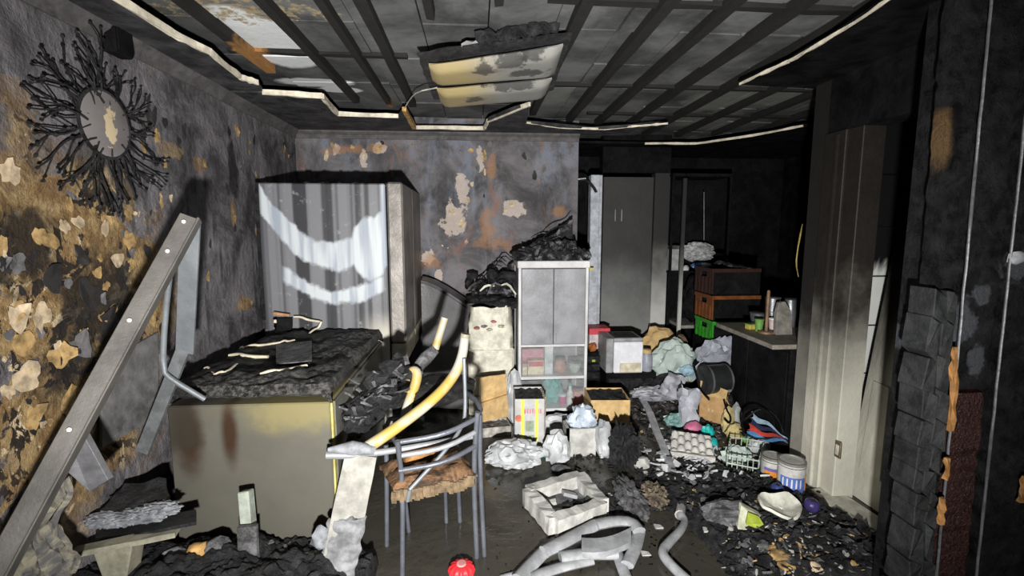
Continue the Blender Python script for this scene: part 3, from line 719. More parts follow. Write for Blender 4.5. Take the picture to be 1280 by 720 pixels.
def ontop(px, py, dz=.035):
    p = ZP(px, py, cz + dz)
    if p.y > 3.17: p = W(px, py, 3.17)
    p.x = max(p.x, cx0 + .01); return p
M_STR = simple('melted_cream_plastic', (.74, .68, .52), .5, var=.35, soot=.12)
M_STO = simple('scorched_orange_plastic', (.60, .34, .17), .5, var=.4, soot=.1)
for k, (pts, r, m) in enumerate((([(278, 402), (292, 405), (306, 400)], .010, M_STR), ([(308, 394), (330, 392), (362, 394)], .012, M_STO), ([(367, 396), (385, 400), (400, 402)], .011, M_STR),
        ([(266, 436), (285, 437), (300, 436)], .011, M_STR), ([(304, 434), (325, 432), (350, 428)], .010, M_STR), ([(283, 444), (310, 446), (335, 446)], .014, M_STR), ([(268, 468), (282, 466), (296, 455)], .008, M_STR),
        ([(325, 468), (352, 465), (383, 457)], .016, M_STR), ([(385, 418), (398, 410), (402, 402)], .008, M_STR), ([(350, 428), (360, 427), (368, 425)], .009, M_STR), ([(255, 460), (262, 462), (268, 468)], .006, M_STR))):
    P_ = [ontop(*q) for q in pts]; P_.insert(1, P_[0].lerp(P_[1], .5) + V((0, .01, .008)))
    MB().tube(P_, [r * .7, r, r * 1.1, r * .8], 7, .7, smooth=1).build('melted_strip', m, cf, smooth=60)
def scrap(u, v): 
    p = ontop(345 + 45 * u, 455 - 25 * v, .03); return p + V((0, 0, .02 * u + .01 * mnoise.noise(V((u * 5, v * 5, 0)))))
MB().sheet(scrap, 5, 5, .006).build('lid_fragment', M_ASH, cf)
def lidpanel(u, v): p = ontop(275 + 90 * u + 18 * v * (1 - u), 428 - 28 * v, .02); return p + V((0, 0, .012 + .004 * mnoise.noise(V((u * 6, v * 6, 2)))))
MB().sheet(lidpanel, 6, 5, .012).build('lid_fragment', M_BLK, cf)

# ------------------------------------------------------------------ grey curved-top bin between the fridge and drawers
gb = thing('grey_appliance', 'soot-grey appliance with a sagging curved top beside the tall refrigerator', 'appliance', (W(552, 400, 3.95).x, 4.05, 0))
gx0, gx1 = fx2 + .03, W(584, 400, 3.9).x
M_GB = simple('smoked_grey_plastic', (.13, .13, .135), .35, var=.4, scale=3, soot=.15, sscale=3)
def gtop(u, v):
    x = gx0 + (gx1 - gx0) * u; zt_ = W(530, 352, 3.9).z - .20 * u ** 1.4
    y = 3.88 + .30 * v
    return V((x, y + .03 * (1 - v) * math.cos(u * 3), zt_ + .03 * math.sin(v * PI)))
MB().sheet(gtop, 12, 6, .02).build('top_panel', M_GB, gb, smooth=60)
def gfront(u, v):
    x = gx0 + (gx1 - gx0) * u; zt_ = W(530, 352, 3.9).z - .20 * u ** 1.4 - .005
    return V((x, 3.885 + .03 * math.cos(u * 3), .02 + (zt_ - .03) * v))
MB().sheet(gfront, 12, 8, -.02).build('front_panel', M_GB, gb, smooth=60)
MB().lim(gx0 + .02, gx1 - .02, 3.94, 4.2, 0, W(530, 352, 3.9).z - .24).build('body', M_BLK, gb)
MB().tube([gtop(k / 8, 0) + V((0, -.01, .004)) for k in range(9)], .008, 6).build('rim_bead', M_GB, gb, smooth=60)

# ------------------------------------------------------------------ melted cream drawer unit
dy = 3.72
dx0, dx1 = W(585, 430, dy).x, W(643, 430, dy).x
du = thing('drawer_unit', 'melted cream plastic drawer unit with a charred lumpy top', 'drawer unit', ((dx0 + dx1) / 2, dy + .15, 0))
M_CRM = simple('melted_cream', (.66, .645, .54), .5, var=.35, soot=.12, sscale=9)
zs = [0.02, W(610, 470, dy).z * .5, W(610, 470, dy).z, W(610, 437, dy).z, W(610, 385, dy).z]
MB().lim(dx0, dx1, dy + .02, dy + .34, .0, zs[3]).build('carcass', M_CRM, du, bevel=.01)
for a_, b_ in ((zs[0], zs[1]), (zs[1], zs[2]), (zs[2], zs[3])):
    d_ = MB().lim(dx0 + .012, dx1 - .012, dy, dy + .02, a_ + .006, b_ - .006).build('drawer_front', M_CRM, du, bevel=.008)
    MB().lim((dx0 + dx1) / 2 - .06, (dx0 + dx1) / 2 + .06, dy - .008, dy + .001, b_ - .035, b_ - .022).build('grip', M_CRM, d_, bevel=.003)
def melt(u, v):
    t = u * 2 * PI; z0_, z1_ = zs[3] - .01, zs[4]
    rx, ry2 = (dx1 - dx0) / 2 * 1.02, .17
    r = 1 / max(abs(math.cos(t)), abs(math.sin(t))) ** .8
    r *= 1 - .12 * v + .10 * mnoise.noise(V((math.cos(t) * 2.4, math.sin(t) * 2.4, v * 4)))
    return V((min(max((dx0 + dx1) / 2 + rx * r * math.cos(t), dx0 - .02), dx1 + .006), min(dy + .18 + ry2 * r * math.sin(t), dy + .345), z0_ + (z1_ - z0_) * v + .03 * mnoise.noise(V((t * 2, v * 3, 1)))))
MB().sheet(melt, 36, 12, .012).build('melted_drawer', M_CRM, du, smooth=50)
for k, (px, py, c_) in enumerate(((596, 410, (.35, .12, .10)), (605, 408, (.25, .2, .2)), (617, 402, (.55, .16, .18)), (612, 412, (.5, .5, .35)), (626, 408, (.4, .42, .3)))):
    MB().lump(W(px, py, dy + .01), (.022, .012, .010), k, .7, 2.5, 2).build('melted_blob', simple('melt_%d' % k, c_, .4), du, smooth=60)
b = MB()
rg = random.Random(5)
for k in range(16): b.lump(W(rg.uniform(583, 640), rg.uniform(345, 384), dy + .12 + rg.uniform(-.08, .12)), (rg.uniform(.03, .08), .07, rg.uniform(.02, .05)), k, .7, 2.2, 2)
b.build('charred_top', M_CHAR, du)
for k in range(6): MB().tube([W(582 + 9 * k, 362 + rg.uniform(-8, 8), dy), W(590 + 9 * k, 352 + rg.uniform(-5, 5), dy - .01), W(600 + 9 * k, 360 + rg.uniform(-8, 8), dy)], [.006, .011, .006], 6, smooth=1).build('curled_scrap', (M_ASH, M_CHAR, M_CRM)[k % 3], du)

# ------------------------------------------------------------------ display cabinet with glass doors
ky = 3.58
kx0, kx1 = W(648, 400, ky).x, W(735, 400, ky).x
kz = W(690, 326, ky).z; kd = .36
M_KW = simple('sooty_white_steel', (.60, .60, .61), .45, var=.25, scale=4, soot=.15, sscale=5)
M_KG = simple('soot_filmed_door', (.26, .263, .285), .4, var=.3, scale=5, soot=.12, sscale=14)
kb = thing('display_cabinet', 'white metal display cabinet with sooty upper doors and glass below', 'cabinet', ((kx0 + kx1) / 2, ky + kd / 2, 0))
for x in (kx0, kx1 - .022):
    MB().lim(x, x + .022, ky, ky + .022, 0, kz - .03).build('post', M_KW, kb, bevel=.003)
    MB().lim(x, x + .022, ky + kd - .022, ky + kd, 0, kz - .03).build('post', M_KW, kb, bevel=.003)
MB().lim(kx0 - .008, kx1 + .008, ky - .012, ky + kd, kz - .055, kz).build('top', M_KW, kb, bevel=.006)
MB().lim(kx0 + .01, kx1 - .01, ky + kd - .012, ky + kd - .002, .03, kz - .04).build('back_panel', M_KG, kb)
for x in (kx0 + .004, kx1 - .012): MB().lim(x, x + .008, ky + .024, ky + kd - .024, .03, kz - .06).build('side_panel', M_KG, kb)
z1 = W(690, 431, ky).z; z2 = W(690, 471, ky).z; z3 = .1
for z, h in ((z1, .02), (z2, .024), (z3, .024)):
    MB().lim(kx0 + .02, kx1 - .02, ky + .01, ky + kd - .02, z - h, z).build('shelf', M_KW, kb, bevel=.003)
xm = (kx0 + kx1) / 2
for x0, x1 in ((kx0 + .024, xm - .002), (xm + .002, kx1 - .024)):
    dr = MB().lim(x0, x1, ky - .004, ky + .014, z1 + .004, kz - .06).build('door', M_KG, kb, bevel=.004)
    hx = x1 - .02 if x0 < xm - .1 else x0 + .02
    MB().lim(hx - .004, hx + .004, ky - .010, ky - .004, z1 + .03, z1 + .09).build('pull', M_KG, dr, bevel=.002)
gm = bpy.data.materials.new('smoke_filmed_glass'); gm.use_nodes = True
nt = gm.node_tree; nt.nodes.clear()
o_ = nt.nodes.new('ShaderNodeOutputMaterial'); mx = nt.nodes.new('ShaderNodeMixShader'); tr_ = nt.nodes.new('ShaderNodeBsdfTransparent'); pb = nt.nodes.new('ShaderNodeBsdfPrincipled')
pb.inputs['Base Color'].default_value = (.42, .44, .45, 1); pb.inputs['Roughness'].default_value = .2
nz = nt.nodes.new('ShaderNodeTexNoise'); nz.inputs['Scale'].default_value = 6; mp = nt.nodes.new('ShaderNodeMapRange')
mp.inputs['From Min'].default_value = .3; mp.inputs['From Max'].default_value = .7; mp.inputs['To Min'].default_value = .10; mp.inputs['To Max'].default_value = .34
nt.links.new(nz.outputs['Fac'], mp.inputs['Value']); nt.links.new(mp.outputs[0], mx.inputs[0]); nt.links.new(tr_.outputs[0], mx.inputs[1]); nt.links.new(pb.outputs[0], mx.inputs[2]); nt.links.new(mx.outputs[0], o_.inputs[0])
for (a_, b_) in ((z2 + .002, z1 - .022), (z3 + .004, z2 - .026)):
    MB().lim(kx0 + .024, kx1 - .024, ky + .002, ky + .006, a_, b_).build('glass_pane', gm, kb)

# things on the cabinet's shelves
def pbox(name, label, cat, px0, px1, py0, py1, Y, dep, mat, zbase=None, bevel=.003, group=None, extra=None):
    p0, p1 = W(px0, py0, Y), W(px1, py1, Y); zb = zbase if zbase is not None else p1.z
    o = thing(name, label, cat, ((p0.x + p1.x) / 2, Y + dep / 2, zb), group)
    MB().lim(p0.x, p1.x, Y, Y + dep, zb, p0.z).build('body', mat, o, bevel=bevel)
    if extra: extra(o, p0.x, p1.x, Y, Y + dep, zb, p0.z)
    return o
M_REDB = simple('red_carton', (.62, .07, .09), .5, soot=.05)
M_PINK = simple('pink_carton', (.55, .22, .30), .5, soot=.05)
M_CRB = simple('cream_carton', (.72, .66, .46), .6)
M_WHT = simple('white_plastic', (.78, .79, .79), .4, soot=.06)
M_TEAL = simple('teal_plastic', (.10, .42, .40), .4)
M_ORG = simple('orange_clay', (.50, .26, .18), .6)
def lidded(m2, f=.2):
    def e(o, x0, x1, y0, y1, z0, z1): MB().lim(x0 - .002, x1 + .002, y0 - .002, y1 + .002, z1 - (z1 - z0) * f, z1 + .002).build('lid', m2, o, bevel=.003)
    return e
def labelled(m2, a_=.25, b_=.75):
    def e(o, x0, x1, y0, y1, z0, z1): MB().lim(x0 + .004, x1 - .004, y0 - .003, y0 + .001, z0 + (z1 - z0) * a_, z0 + (z1 - z0) * b_).build('label_patch', m2, o)
    return e
pbox('red_tin', 'wide dark pink tin with white end on the cabinet glass shelf', 'tin', 654, 678, 432.5, 442, ky + .10, .14, M_PINK, z1 - .085, extra=labelled(M_REDB, .2, .5)) if False else None
pbox('gift_box', 'red and pink gift box standing behind the cream carton in the cabinet', 'box', 653, 679, 437, 470, ky + .16, .1, M_REDB, z2, extra=lidded(M_PINK, .45))
pbox('small_carton', 'small tan carton beside the red gift box in the cabinet', 'carton', 653, 659, 455, 470, ky + .06, .07, M_CRB, z2, extra=lidded(M_ORG, .3))
pbox('cream_carton', 'cream carton with red corner on the upper glass shelf', 'carton', 660, 680, 451, 470, ky + .06, .08, M_CRB, z2, extra=labelled(M_REDB, .6, .95))
pbox('white_carton', 'tall pale bluish carton in the middle of the glass shelf', 'carton', 681, 691, 434, 470, ky + .07, .08, simple('pale_blue_carton', (.58, .68, .68), .5), z2, extra=lidded(M_WHT, .15))
def jar(name, label, px, pyb, Y, prof, mat, zb, lidmat=None, cat='jar', lidprof=None):
    c = W(px, pyb, Y); c.z = zb
    o = thing(name, label, cat, c)
    MB().lathe(prof, c, 18).build('body', mat, o, smooth=40)
    if lidmat: MB().lathe(lidprof or [(prof[-1][0] + .004, prof[-1][1]), (prof[-1][0] + .004, prof[-1][1] + .02), (prof[-1][0] - .004, prof[-1][1] + .024)], c, 18).build('lid', lidmat, o, smooth=40)
    return o
jar('clay_jar', 'squat terracotta jar on the cabinet glass shelf', 700, 470, ky + .12, [(.03, 0), (.05, .02), (.055, .05), (.04, .085)], M_ORG, z2, M_ORG)
jar('round_bowl', 'pale green patterned bowl on the cabinet glass shelf', 718, 470, ky + .12, [(.025, 0), (.045, .03), (.055, .075), (.05, .08)], simple('pale_green_china', (.45, .55, .48), .4, var=.5, scale=40), z2, M_ASH)
pbox('red_canister', 'tall red canister inside the lower cabinet glass', 'canister', 718, 730, 490, 524, ky + .04, .08, M_REDB, z3, extra=lidded(simple('salmon_lid', (.6, .25, .22), .5), .3))
jar('white_bottle', 'slim white bottle beside the red canister in the cabinet', 712, 524, ky + .05, [(.026, 0), (.026, .11), (.012, .14), (.012, .17)], M_WHT, z3, M_TEAL, 'bottle')
jar('pink_pot', 'small magenta pot in the bottom of the glass cabinet', 703, 515, ky + .10, [(.02, 0), (.03, .05), (.028, .07)], simple('magenta_plastic', (.65, .06, .28), .4), z3, M_WHT, 'pot')
tb = W(690, 500, ky + .1); tag(MB().lump((tb.x, ky + .14, z3 + .10), (.075, .05, .10), 4, .5, 2, 3, zmin=z3).build('teal_bag', M_TEAL, smooth=40), 'crumpled teal plastic bag inside the lower glass of the cabinet', 'bag')
# charred heap on top of the cabinet
n = N('charred_cloth', .7); n.col(n.mix(n.step(n.noise(14, 7, .7, .5), .45, .68), (.014, .014, .016), (.22, .22, .235))); n.bump(n.noise(40, 6, .7), .7, .02); M_CLO = n.mat
hp = thing('charred_cloth_heap', 'charred cloth heaped on top of the white display cabinet', 'burnt cloth', (xm, ky + .2, kz))
b = MB(); rg = random.Random(3)
prof_ = [(652, 316, .05), (665, 312, .07), (675, 305, .09), (685, 300, .11), (695, 302, .1), (705, 300, .1), (715, 308, .07), (725, 314, .05)]
for k, (px, py, h) in enumerate(prof_):
    c = W(px, 326, ky + .16); b.lump((c.x, ky + .16 + rg.uniform(-.04, .06), kz + h * .4), (.07, .12, h * .9), k, .9, 2.4, 3, zmin=kz)
b.build('folds', M_CLO, hp, smooth=35)
for k, pts in enumerate(([(664, 305), (678, 296), (690, 300), (700, 296)], [(676, 300), (690, 285), (706, 282), (714, 271)], [(690, 318), (700, 306), (712, 312), (724, 318)], [(655, 320), (668, 312), (682, 318), (700, 312)])):
    MB().tube([W(p[0], p[1], ky + .1) for p in pts], [.006, .012, .012, .006], 6, .5, smooth=2).build('burnt_edge', M_CHAR, hp, smooth=60)
def torn(u, v):
    p = W(682 + 34 * u, 322 - (22 + 26 * u) * v, ky + .22 + .05 * u); return p + V((0, .03 * mnoise.noise(V((u * 5, v * 5, 1))), .02 * mnoise.noise(V((u * 7, v * 4, 7)))))
MB().sheet(torn, 10, 8, .006).build('torn_sheet', M_CLO, hp, smooth=40)
hp2 = thing('burnt_paper_stack', 'black burnt paper slumped between drawer unit and display cabinet', 'burnt paper', (W(630, 370, 3.9).x, 3.95, 0))
b = MB()
for k in range(22):
    t = k / 21; c = W(600 + 52 * t + rg.uniform(-8, 8), 372 - 40 * t + rg.uniform(-6, 26), 3.98 + rg.uniform(-.05, .12)); b.lump(c, (.07, .06, .05), k + 40, .8, 2.4, 2)
b.build('charred_layers', M_CLO, hp2, smooth=35)
MB().lim(W(612, 400, 3.95).x, W(646, 400, 3.95).x, 4.09, 4.21, 0, W(630, 385, 4.0).z).build('backing_stack', M_CHAR, hp2)
for k in range(5): MB().tube([W(598 + 6 * k, 352 - 6 * k + rg.uniform(-4, 4), 3.9), W(606 + 6 * k, 342 - 6 * k, 3.88), W(615 + 6 * k, 346 - 6 * k + rg.uniform(-4, 4), 3.9)], [.006, .012, .006], 6, .5, smooth=1).build('burnt_edge', M_CHAR, hp2, smooth=60)

# ------------------------------------------------------------------ collapsed steel frame at the left
M_STL = simple('sooty_galvanised', (.105, .10, .092), .5, .25, var=.3, scale=6, soot=.12, sscale=10)
M_STB = simple('bluish_steel', (.17, .185, .20), .5, .3, var=.25, scale=6, soot=.12, sscale=10)
T = W(236, 270, 1.72); Bm = W(-12, 722, 1.245); dirb = (Bm - T).normalized()
Bf = T + dirb * ((T.z - .01) / -dirb.z)
sf = thing('collapsed_steelwork', 'bent galvanised steel frame leaning over beside the left wall', 'metal frame', (Bf.x, Bf.y, 0))
sdv = V((.30, -1, .1))
chr_ = MB().bar(Bf, T, .012, .052, up=(1, .35, 0)).build('channel_rail', M_STL, sf, bevel=.002)
off = V((.018, .03, -.012))
MB().bar(Bf + off, T + off, .045, .008, up=(1, .35, 0)).build('channel_flange', M_STL, sf, bevel=.001)
for px, py in ((232, 279), (206, 325), (64, 563), (150, 425)):
    t = (py - 270) / (722 - 270); c = T.lerp(Bm, t) + V((0, -.012, 0)); MB().lump(c, (.008, .006, .008), 1, 0, 1, 1).build('rivet', M_WHT, chr_, smooth=60)
U0, U1 = W(238, 275, 1.78), W(231, 440, 1.98)
MB().bar(U0, U1, .068, .012, up=(0, 1, .1)).build('upright', M_STB, sf, bevel=.002)
MB().bar(U0 + V((-.03, .02, 0)), U1 + V((-.03, .02, 0)), .012, .04, up=(0, 1, .1)).build('upright_flange', M_STB, sf, bevel=.001)
U2 = W(178, 565, 1.99)
U2.x = max(U2.x, XL + .05)
MB().bar(U1 + V((0, 0, .02)), U2, .05, .02, up=(0, 1, 0)).build('lower_rail', simple('burnt_rail', (.16, .17, .18), .5, .4, soot=.35), sf, bevel=.002)
MB().tube([W(214, 325, 1.86), W(206, 400, 1.92), W(203, 463, 1.95), W(214, 474, 1.95), W(256, 499, 1.99)], .011, 8, smooth=1).build('brace_rod', M_STB, sf, smooth=60)
g = [W(84, 545, 1.53), W(102, 540, 1.53), W(135, 600, 1.56), W(112, 615, 1.56), W(82, 588, 1.53)]
MB().prism(g, (.004, .02, 0)).build('gusset_plate', simple('grey_plate', (.14, .14, .15), .5, .3, soot=.1), sf, bevel=.001)

# junk heap at the foot of the left wall
def mhl(x, y):
    d = max(0, 1 - ((x + 1.15) / .75) ** 2) * max(0, 1 - ((y - 1.7) / .42) ** 2)
    return .24 * d ** .5 + .05 * mnoise.noise(V((x * 9, y * 9, 2))) * (1 if d > 0 else 0)
def heap(name, label, fn, x0, x1, y0, y1, nx, ny, mat):
    def f(u, v):
        x = x0 + (x1 - x0) * u; y = y0 + (y1 - y0) * v; e = min(u, v, 1 - u, 1 - v)
        h = fn(x, y); h += min(1, h * 12) * (.022 * mnoise.noise(V((x * 31, y * 31, 3))) + .016 * abs(mnoise.noise(V((x * 60, y * 60, 5))))) if h > 0 else 0
        return V((x, y, h if (h > .004 and e > .001) else -.012))
    o = MB().sheet(f, nx, ny, .002).build(name, mat, smooth=30)
    return tag(o, label, 'debris', kind='stuff')
heap('charred_junk', 'charred junk heaped below the steel frame at the left wall', mhl, XL + .01, -.45, 1.3, 2.04, 110, 80, M_CHAR)
M_CRUST = simple('white_crust', (.21, .22, .24), .6, var=.5, scale=14, soot=.3, sscale=16)
sl = thing('charred_slab', 'charred slab with a crusty pale front edge beside the chest fridge', 'slab', W(145, 660, 1.9))
def slab(u, v):
    p = W(78 + 130 * u, 650 - 18 * u - 34 * v, 1.82 + .14 * v); p.x = max(p.x, XL + .04 + .03 * u); return p + V((0, 0, .02 * mnoise.noise(V((u * 6, v * 4, 3)))))
sl_top = MB().sheet(slab, 14, 8, .035).build('top', M_CHAR, sl, smooth=40)
for k in range(5):
    MB().lump(V((max(slab((k + .5) / 5, 0).x, XL + .085 + .05 * k), *slab((k + .5) / 5, 0)[1:])) + V((0, -.005, -.014)), (.06, .03, .022), k + 12, .6, 3.6, 4).build('crust', M_CRUST, sl_top, smooth=40)
MB().lim(*(lambda p, q: (p.x, q.x, 1.86, 1.90, q.z, p.z))(W(185, 636, 1.86), W(205, 658, 1.86))).build('wood_block', simple('pale_block', (.50, .48, .40), .6), sl, bevel=.003)
M_PALE = simple('pale_board_edge', (.26, .25, .19), .6, soot=.12, sscale=8)
tb_ = thing('cut_white_board', 'pale sawn board lying on a tapered white block in the junk', 'board', W(165, 690, 1.72))
A_, B_ = W(92, 690, 1.70), W(222, 664, 1.76)
MB().bar(A_, B_, .05, .018, segs=6, jit=.002).build('board', M_PALE, tb_)
def bt(u, v): p = W(120 + 125 * u, 682 - 26 * u - 16 * v, 1.75 + .12 * v); return p + V((0, 0, .012))
MB().sheet(bt, 8, 3, .012).build('burnt_top', M_CHAR, tb_)
MB().prism([W(115, 690, 1.72), W(165, 680, 1.72), W(158, 722, 1.72), W(127, 722, 1.72)], (0, .08, 0)).build('tapered_block', M_PALE, tb_, bevel=.004)
wp = thing('white_post', 'short white sawn post standing upright before the chest fridge', 'post', W(312, 705, 1.88))
P0, P1 = W(315, 706, 1.86), W(307, 613, 1.94)
MB().bar(P0, P1, .045, .05, up=(0, 1, 0)).build('post', simple('greenish_white', (.27, .295, .255), .5, soot=.05), wp, bevel=.004)
MB().prism([W(296, 660, 1.85), W(320, 658, 1.85), W(322, 706, 1.83), W(298, 710, 1.83)], (0, .02, 0)).build('torn_skirt', M_ASH, wp)
def tornboard(u, v):
    v = (v * 268 - 138) / 130
    p = W(18 + 64 * u + 10 * math.sin(v * 9) - 25 * (1 - v) * (1 - u), 735 - 130 * v - 10 * u, 1.50 + .12 * v)
    p += V((0, .03 * mnoise.noise(V((u * 6, v * 8, 5))), .02 * mnoise.noise(V((u * 7, v * 7, 1))))); p.x = max(p.x, XL + .02); p.z = max(p.z, .01)
    return p
n = N('torn_fibreboard', .8); n.col(n.mix(n.step(n.noise(9, 7, .7, .8), .42, .6), (.08, .08, .08), (.24, .22, .165))); n.bump(n.noise(25, 6), .6, .02); M_FIB = n.mat
tag(MB().sheet(tornboard, 14, 40, .015).build('torn_fibreboard', M_FIB, smooth=40), 'torn grey and tan fibreboard under the steel channel', 'fibreboard')
gr_ = thing('grey_roll', 'grey ash-covered tube lying below the white post', 'tube', W(350, 705, 1.86))
MB().tube([W(286, 722, 1.80), W(330, 712, 1.84), W(380, 702, 1.88), W(424, 694, 1.92)], .035, 12, smooth=1).build('tube', simple('ashy_tube', (.12, .123, .13), .5, soot=.2), gr_, smooth=60)
MB().tube([W(286, 716, 1.795), W(330, 706, 1.835)], .008, 6).build('seam', M_ASH, gr_)
for k, (px, py, m, lb) in enumerate(((270, 672, M_ASH, 'grey ash lump beside the white post foot'), (248, 668, M_WOOD, 'scorched orange wood lump beside the pale sawn board'), (216, 695, M_CRUST, 'pale crusty lump under the pale sawn board'), (275, 700, M_CRUST, 'pale crusty lump above the grey tube'), (224, 652, M_ASH, 'grey ash lump on the end of the pale sawn board'))):
    c = W(px, py, 1.86); c.z = c.z if k == 4 else min(c.z, mhl(c.x, c.y) + (.012 if k != 3 else -.002))
    tag(MB().lump(c, (.035, .03, .025), k + 20, .7, 2, 2).build('ash_lump', m, smooth=40), lb, 'ash lump', 'ash lumps before the chest fridge')
# leaning sooty sheet between wall and chest
def lsheet(u, v): p = XP(128 + 70 * u, 560 - 105 * v - 40 * u, XL + .013 + .02 * (1 - v)); return p
tag(MB().sheet(lsheet, 8, 8, .012).build('leaning_sheet', simple('sooty_sheet', (.15, .15, .15), .6, var=.4, soot=.35, sscale=4), smooth=40), 'dark scorched sheet clinging to the left wall beside the chest fridge', 'sheet')

# ------------------------------------------------------------------ plank and ash roll before the chair
pk = thing('leaning_plank', 'ash-crusted pale plank leaning up against the tubular chair', 'plank', ZP(420, 742))
pa, pb_ = W(452, 568, 1.92), W(424, 700, 1.84); dd = (pb_ - pa).normalized(); pe = pa + dd * ((pa.z - .0) / -dd.z)
MB().bar(pe, pa, .125, .03, up=(0, 1, .3), segs=8, jit=.003).build('plank', simple('pale_grey_plank', (.25, .245, .22), .6, var=.35, soot=.1, sscale=8), pk)
def crustf(u, v):
    c = pa.lerp(pe, .42 + .45 * v); e = .4 - abs(mnoise.noise(V((u * 3, v * 7, 2)))); x = (u - .5) * (.15 + .03 * mnoise.noise(V((v * 7, 1, u))))
    return c + V((x, -.022 - .02 * e * (1 - (2 * u - 1) ** 4) + .02 * (2 * u - 1) ** 4, .006 * mnoise.noise(V((u * 9, v * 20, 3)))))
MB().sheet(crustf, 14, 34, -.02).build('ash_crust', simple('white_ash', (.20, .205, .215), .7, var=.5, scale=16, soot=.15, sscale=16), pk, smooth=40)
MB().lump(W(402, 672, 1.86), (.035, .03, .04), 9, .7, 2, 2).build('ash_knob', M_CRUST, pk, smooth=40)

# ------------------------------------------------------------------ tubular chair
M_CHR = simple('grey_tube_steel', (.13, .14, .165), .4, .4, var=.25, scale=8, soot=.12, sscale=12)
M_CHL = simple('pale_tube_steel', (.30, .31, .33), .4, .3, var=.25, scale=8, soot=.10, sscale=12)
LA, LB, LC = ZP(503, 722), ZP(596, 697), ZP(575, 652); LD = LA + (LC - LB) + V((-.02, -.06, 0))
chx = thing('tubular_chair', 'grey tubular steel chair with a burnt brown seat', 'chair', ((LA.x + LC.x) / 2, (LA.y + LC.y) / 2, 0))
up_ = lambda p, z, d=(0, 0, 0): V((p.x + d[0], p.y + d[1], z))
MB().tube([LA, up_(LA, .42, (.01, .02, 0)), up_(LA, .63, (.0, -.02, 0))], .0115, 8, smooth=1).build('leg', M_CHR, chx, smooth=60)
MB().tube([LB, up_(LB, .42, (-.012, .02, 0)), up_(LB, .70, (.01, -.01, 0))], .0125, 8, smooth=1).build('leg', M_CHR, chx, smooth=60)
MB().tube([up_(LB, 0, (.035, .01, 0)), up_(LB, .42, (.018, .03, 0)), up_(LB, .68, (.02, .01, 0))], .0115, 8, smooth=1).build('leg_brace', M_CHR, chx, smooth=60)
MB().tube([LC, up_(LC, .42, (-.012, -.02, 0))], .0115, 8).build('leg', M_CHR, chx, smooth=60)
MB().tube([LD, up_(LD, .42, (.012, 0, 0)), up_(LD, .60, (.01, 0, 0))], .0115, 8).build('leg', M_CHR, chx, smooth=60)
MB().tube([up_(LD, 0, (.09, .10, 0)), up_(LD, .42, (.07, .04, 0))], .0105, 8).build('leg_brace', M_CHR, chx, smooth=60)
MB().tube([LC + V((-.07, 0, 0)), up_(LC, .42, (-.075, 0, 0))], .0105, 8).build('leg_brace', M_CHR, chx, smooth=60)
q = [up_(LA, .40), up_(LB, .40), up_(LC, .40), up_(LD, .40)]
MB().tube(q + [q[0]], .0105, 8).build('seat_frame', M_CHR, chx, smooth=60)
for z, m in ((.49, M_CHR), (.555, M_CHL), (.615, M_CHR)):
    a_, b_ = up_(LA, z, (.0, .0, 0)), up_(LB, z + .05, (0, .0, 0))
    mid = a_.lerp(b_, .5) + V((.03, -.05, 0)); MB().tube([a_, mid, b_], .0115, 8, smooth=2).build('back_rail', m, chx, smooth=60)
MB().tube([up_(LA, .60), up_(LD, .62, (0, 0, 0)), up_(LD, .6, (.1, .12, 0))], .0115, 8, smooth=1).build('arm_tube', M_CHR, chx, smooth=60)
MB().tube([up_(LB, .66), up_(LB, .70, (.03, .06, 0)), up_(LC, .70, (.03, .0, 0))], .0125, 8, smooth=1).build('arm_tube', M_CHR, chx, smooth=60)
n = N('burnt_seat', .8); n.col(n.mix(n.step(n.noise(7, 7, .7, .5), .42, .62), (.035, .022, .015), n.mix(n.noise(20), (.13, .065, .03), (.30, .17, .085)))); n.bump(n.noise(30, 6), .6, .02); M_SEAT = n.mat
def seat(u, v):
    p = q[0].lerp(q[1], u).lerp(q[3].lerp(q[2], u), v); e = min(u, v, 1 - u, 1 - v)
    return p + V((-.02 + .02 * u, -.03 + .02 * v, .045 + .02 * mnoise.noise(V((u * 6, v * 6, 3))) - .03 * max(0, 1 - e * 9)))
seat_o = MB().sheet(seat, 18, 14, .03).build('seat', M_SEAT, chx, smooth=40); ORG[seat_o.name] = V(seat_o.location) + ORG[chx.name]
sk = MB()
for k in range(22):
    u = k / 22; p = seat(u, 0); sk.bar(p + V((0, -.004, .0)), p + V((0, -.004, -.05 + .015 * mnoise.noise(V((k * .7, 0, 0))))), .02, .012, up=(0, 1, 0), segs=2, jit=.003, seed=k)
sk.build('frayed_edge', simple('frayed_tan', (.15, .105, .06), .8, var=.5, scale=30, soot=.2, sscale=20), seat_o, kind='stuff')
MB().bar(seat(.2, .5) + V((0, 0, .03)), seat(.62, .62) + V((0, 0, .045)), .06, .03, segs=4, jit=.006).build('scorched_wood_piece', M_ORW, chx)
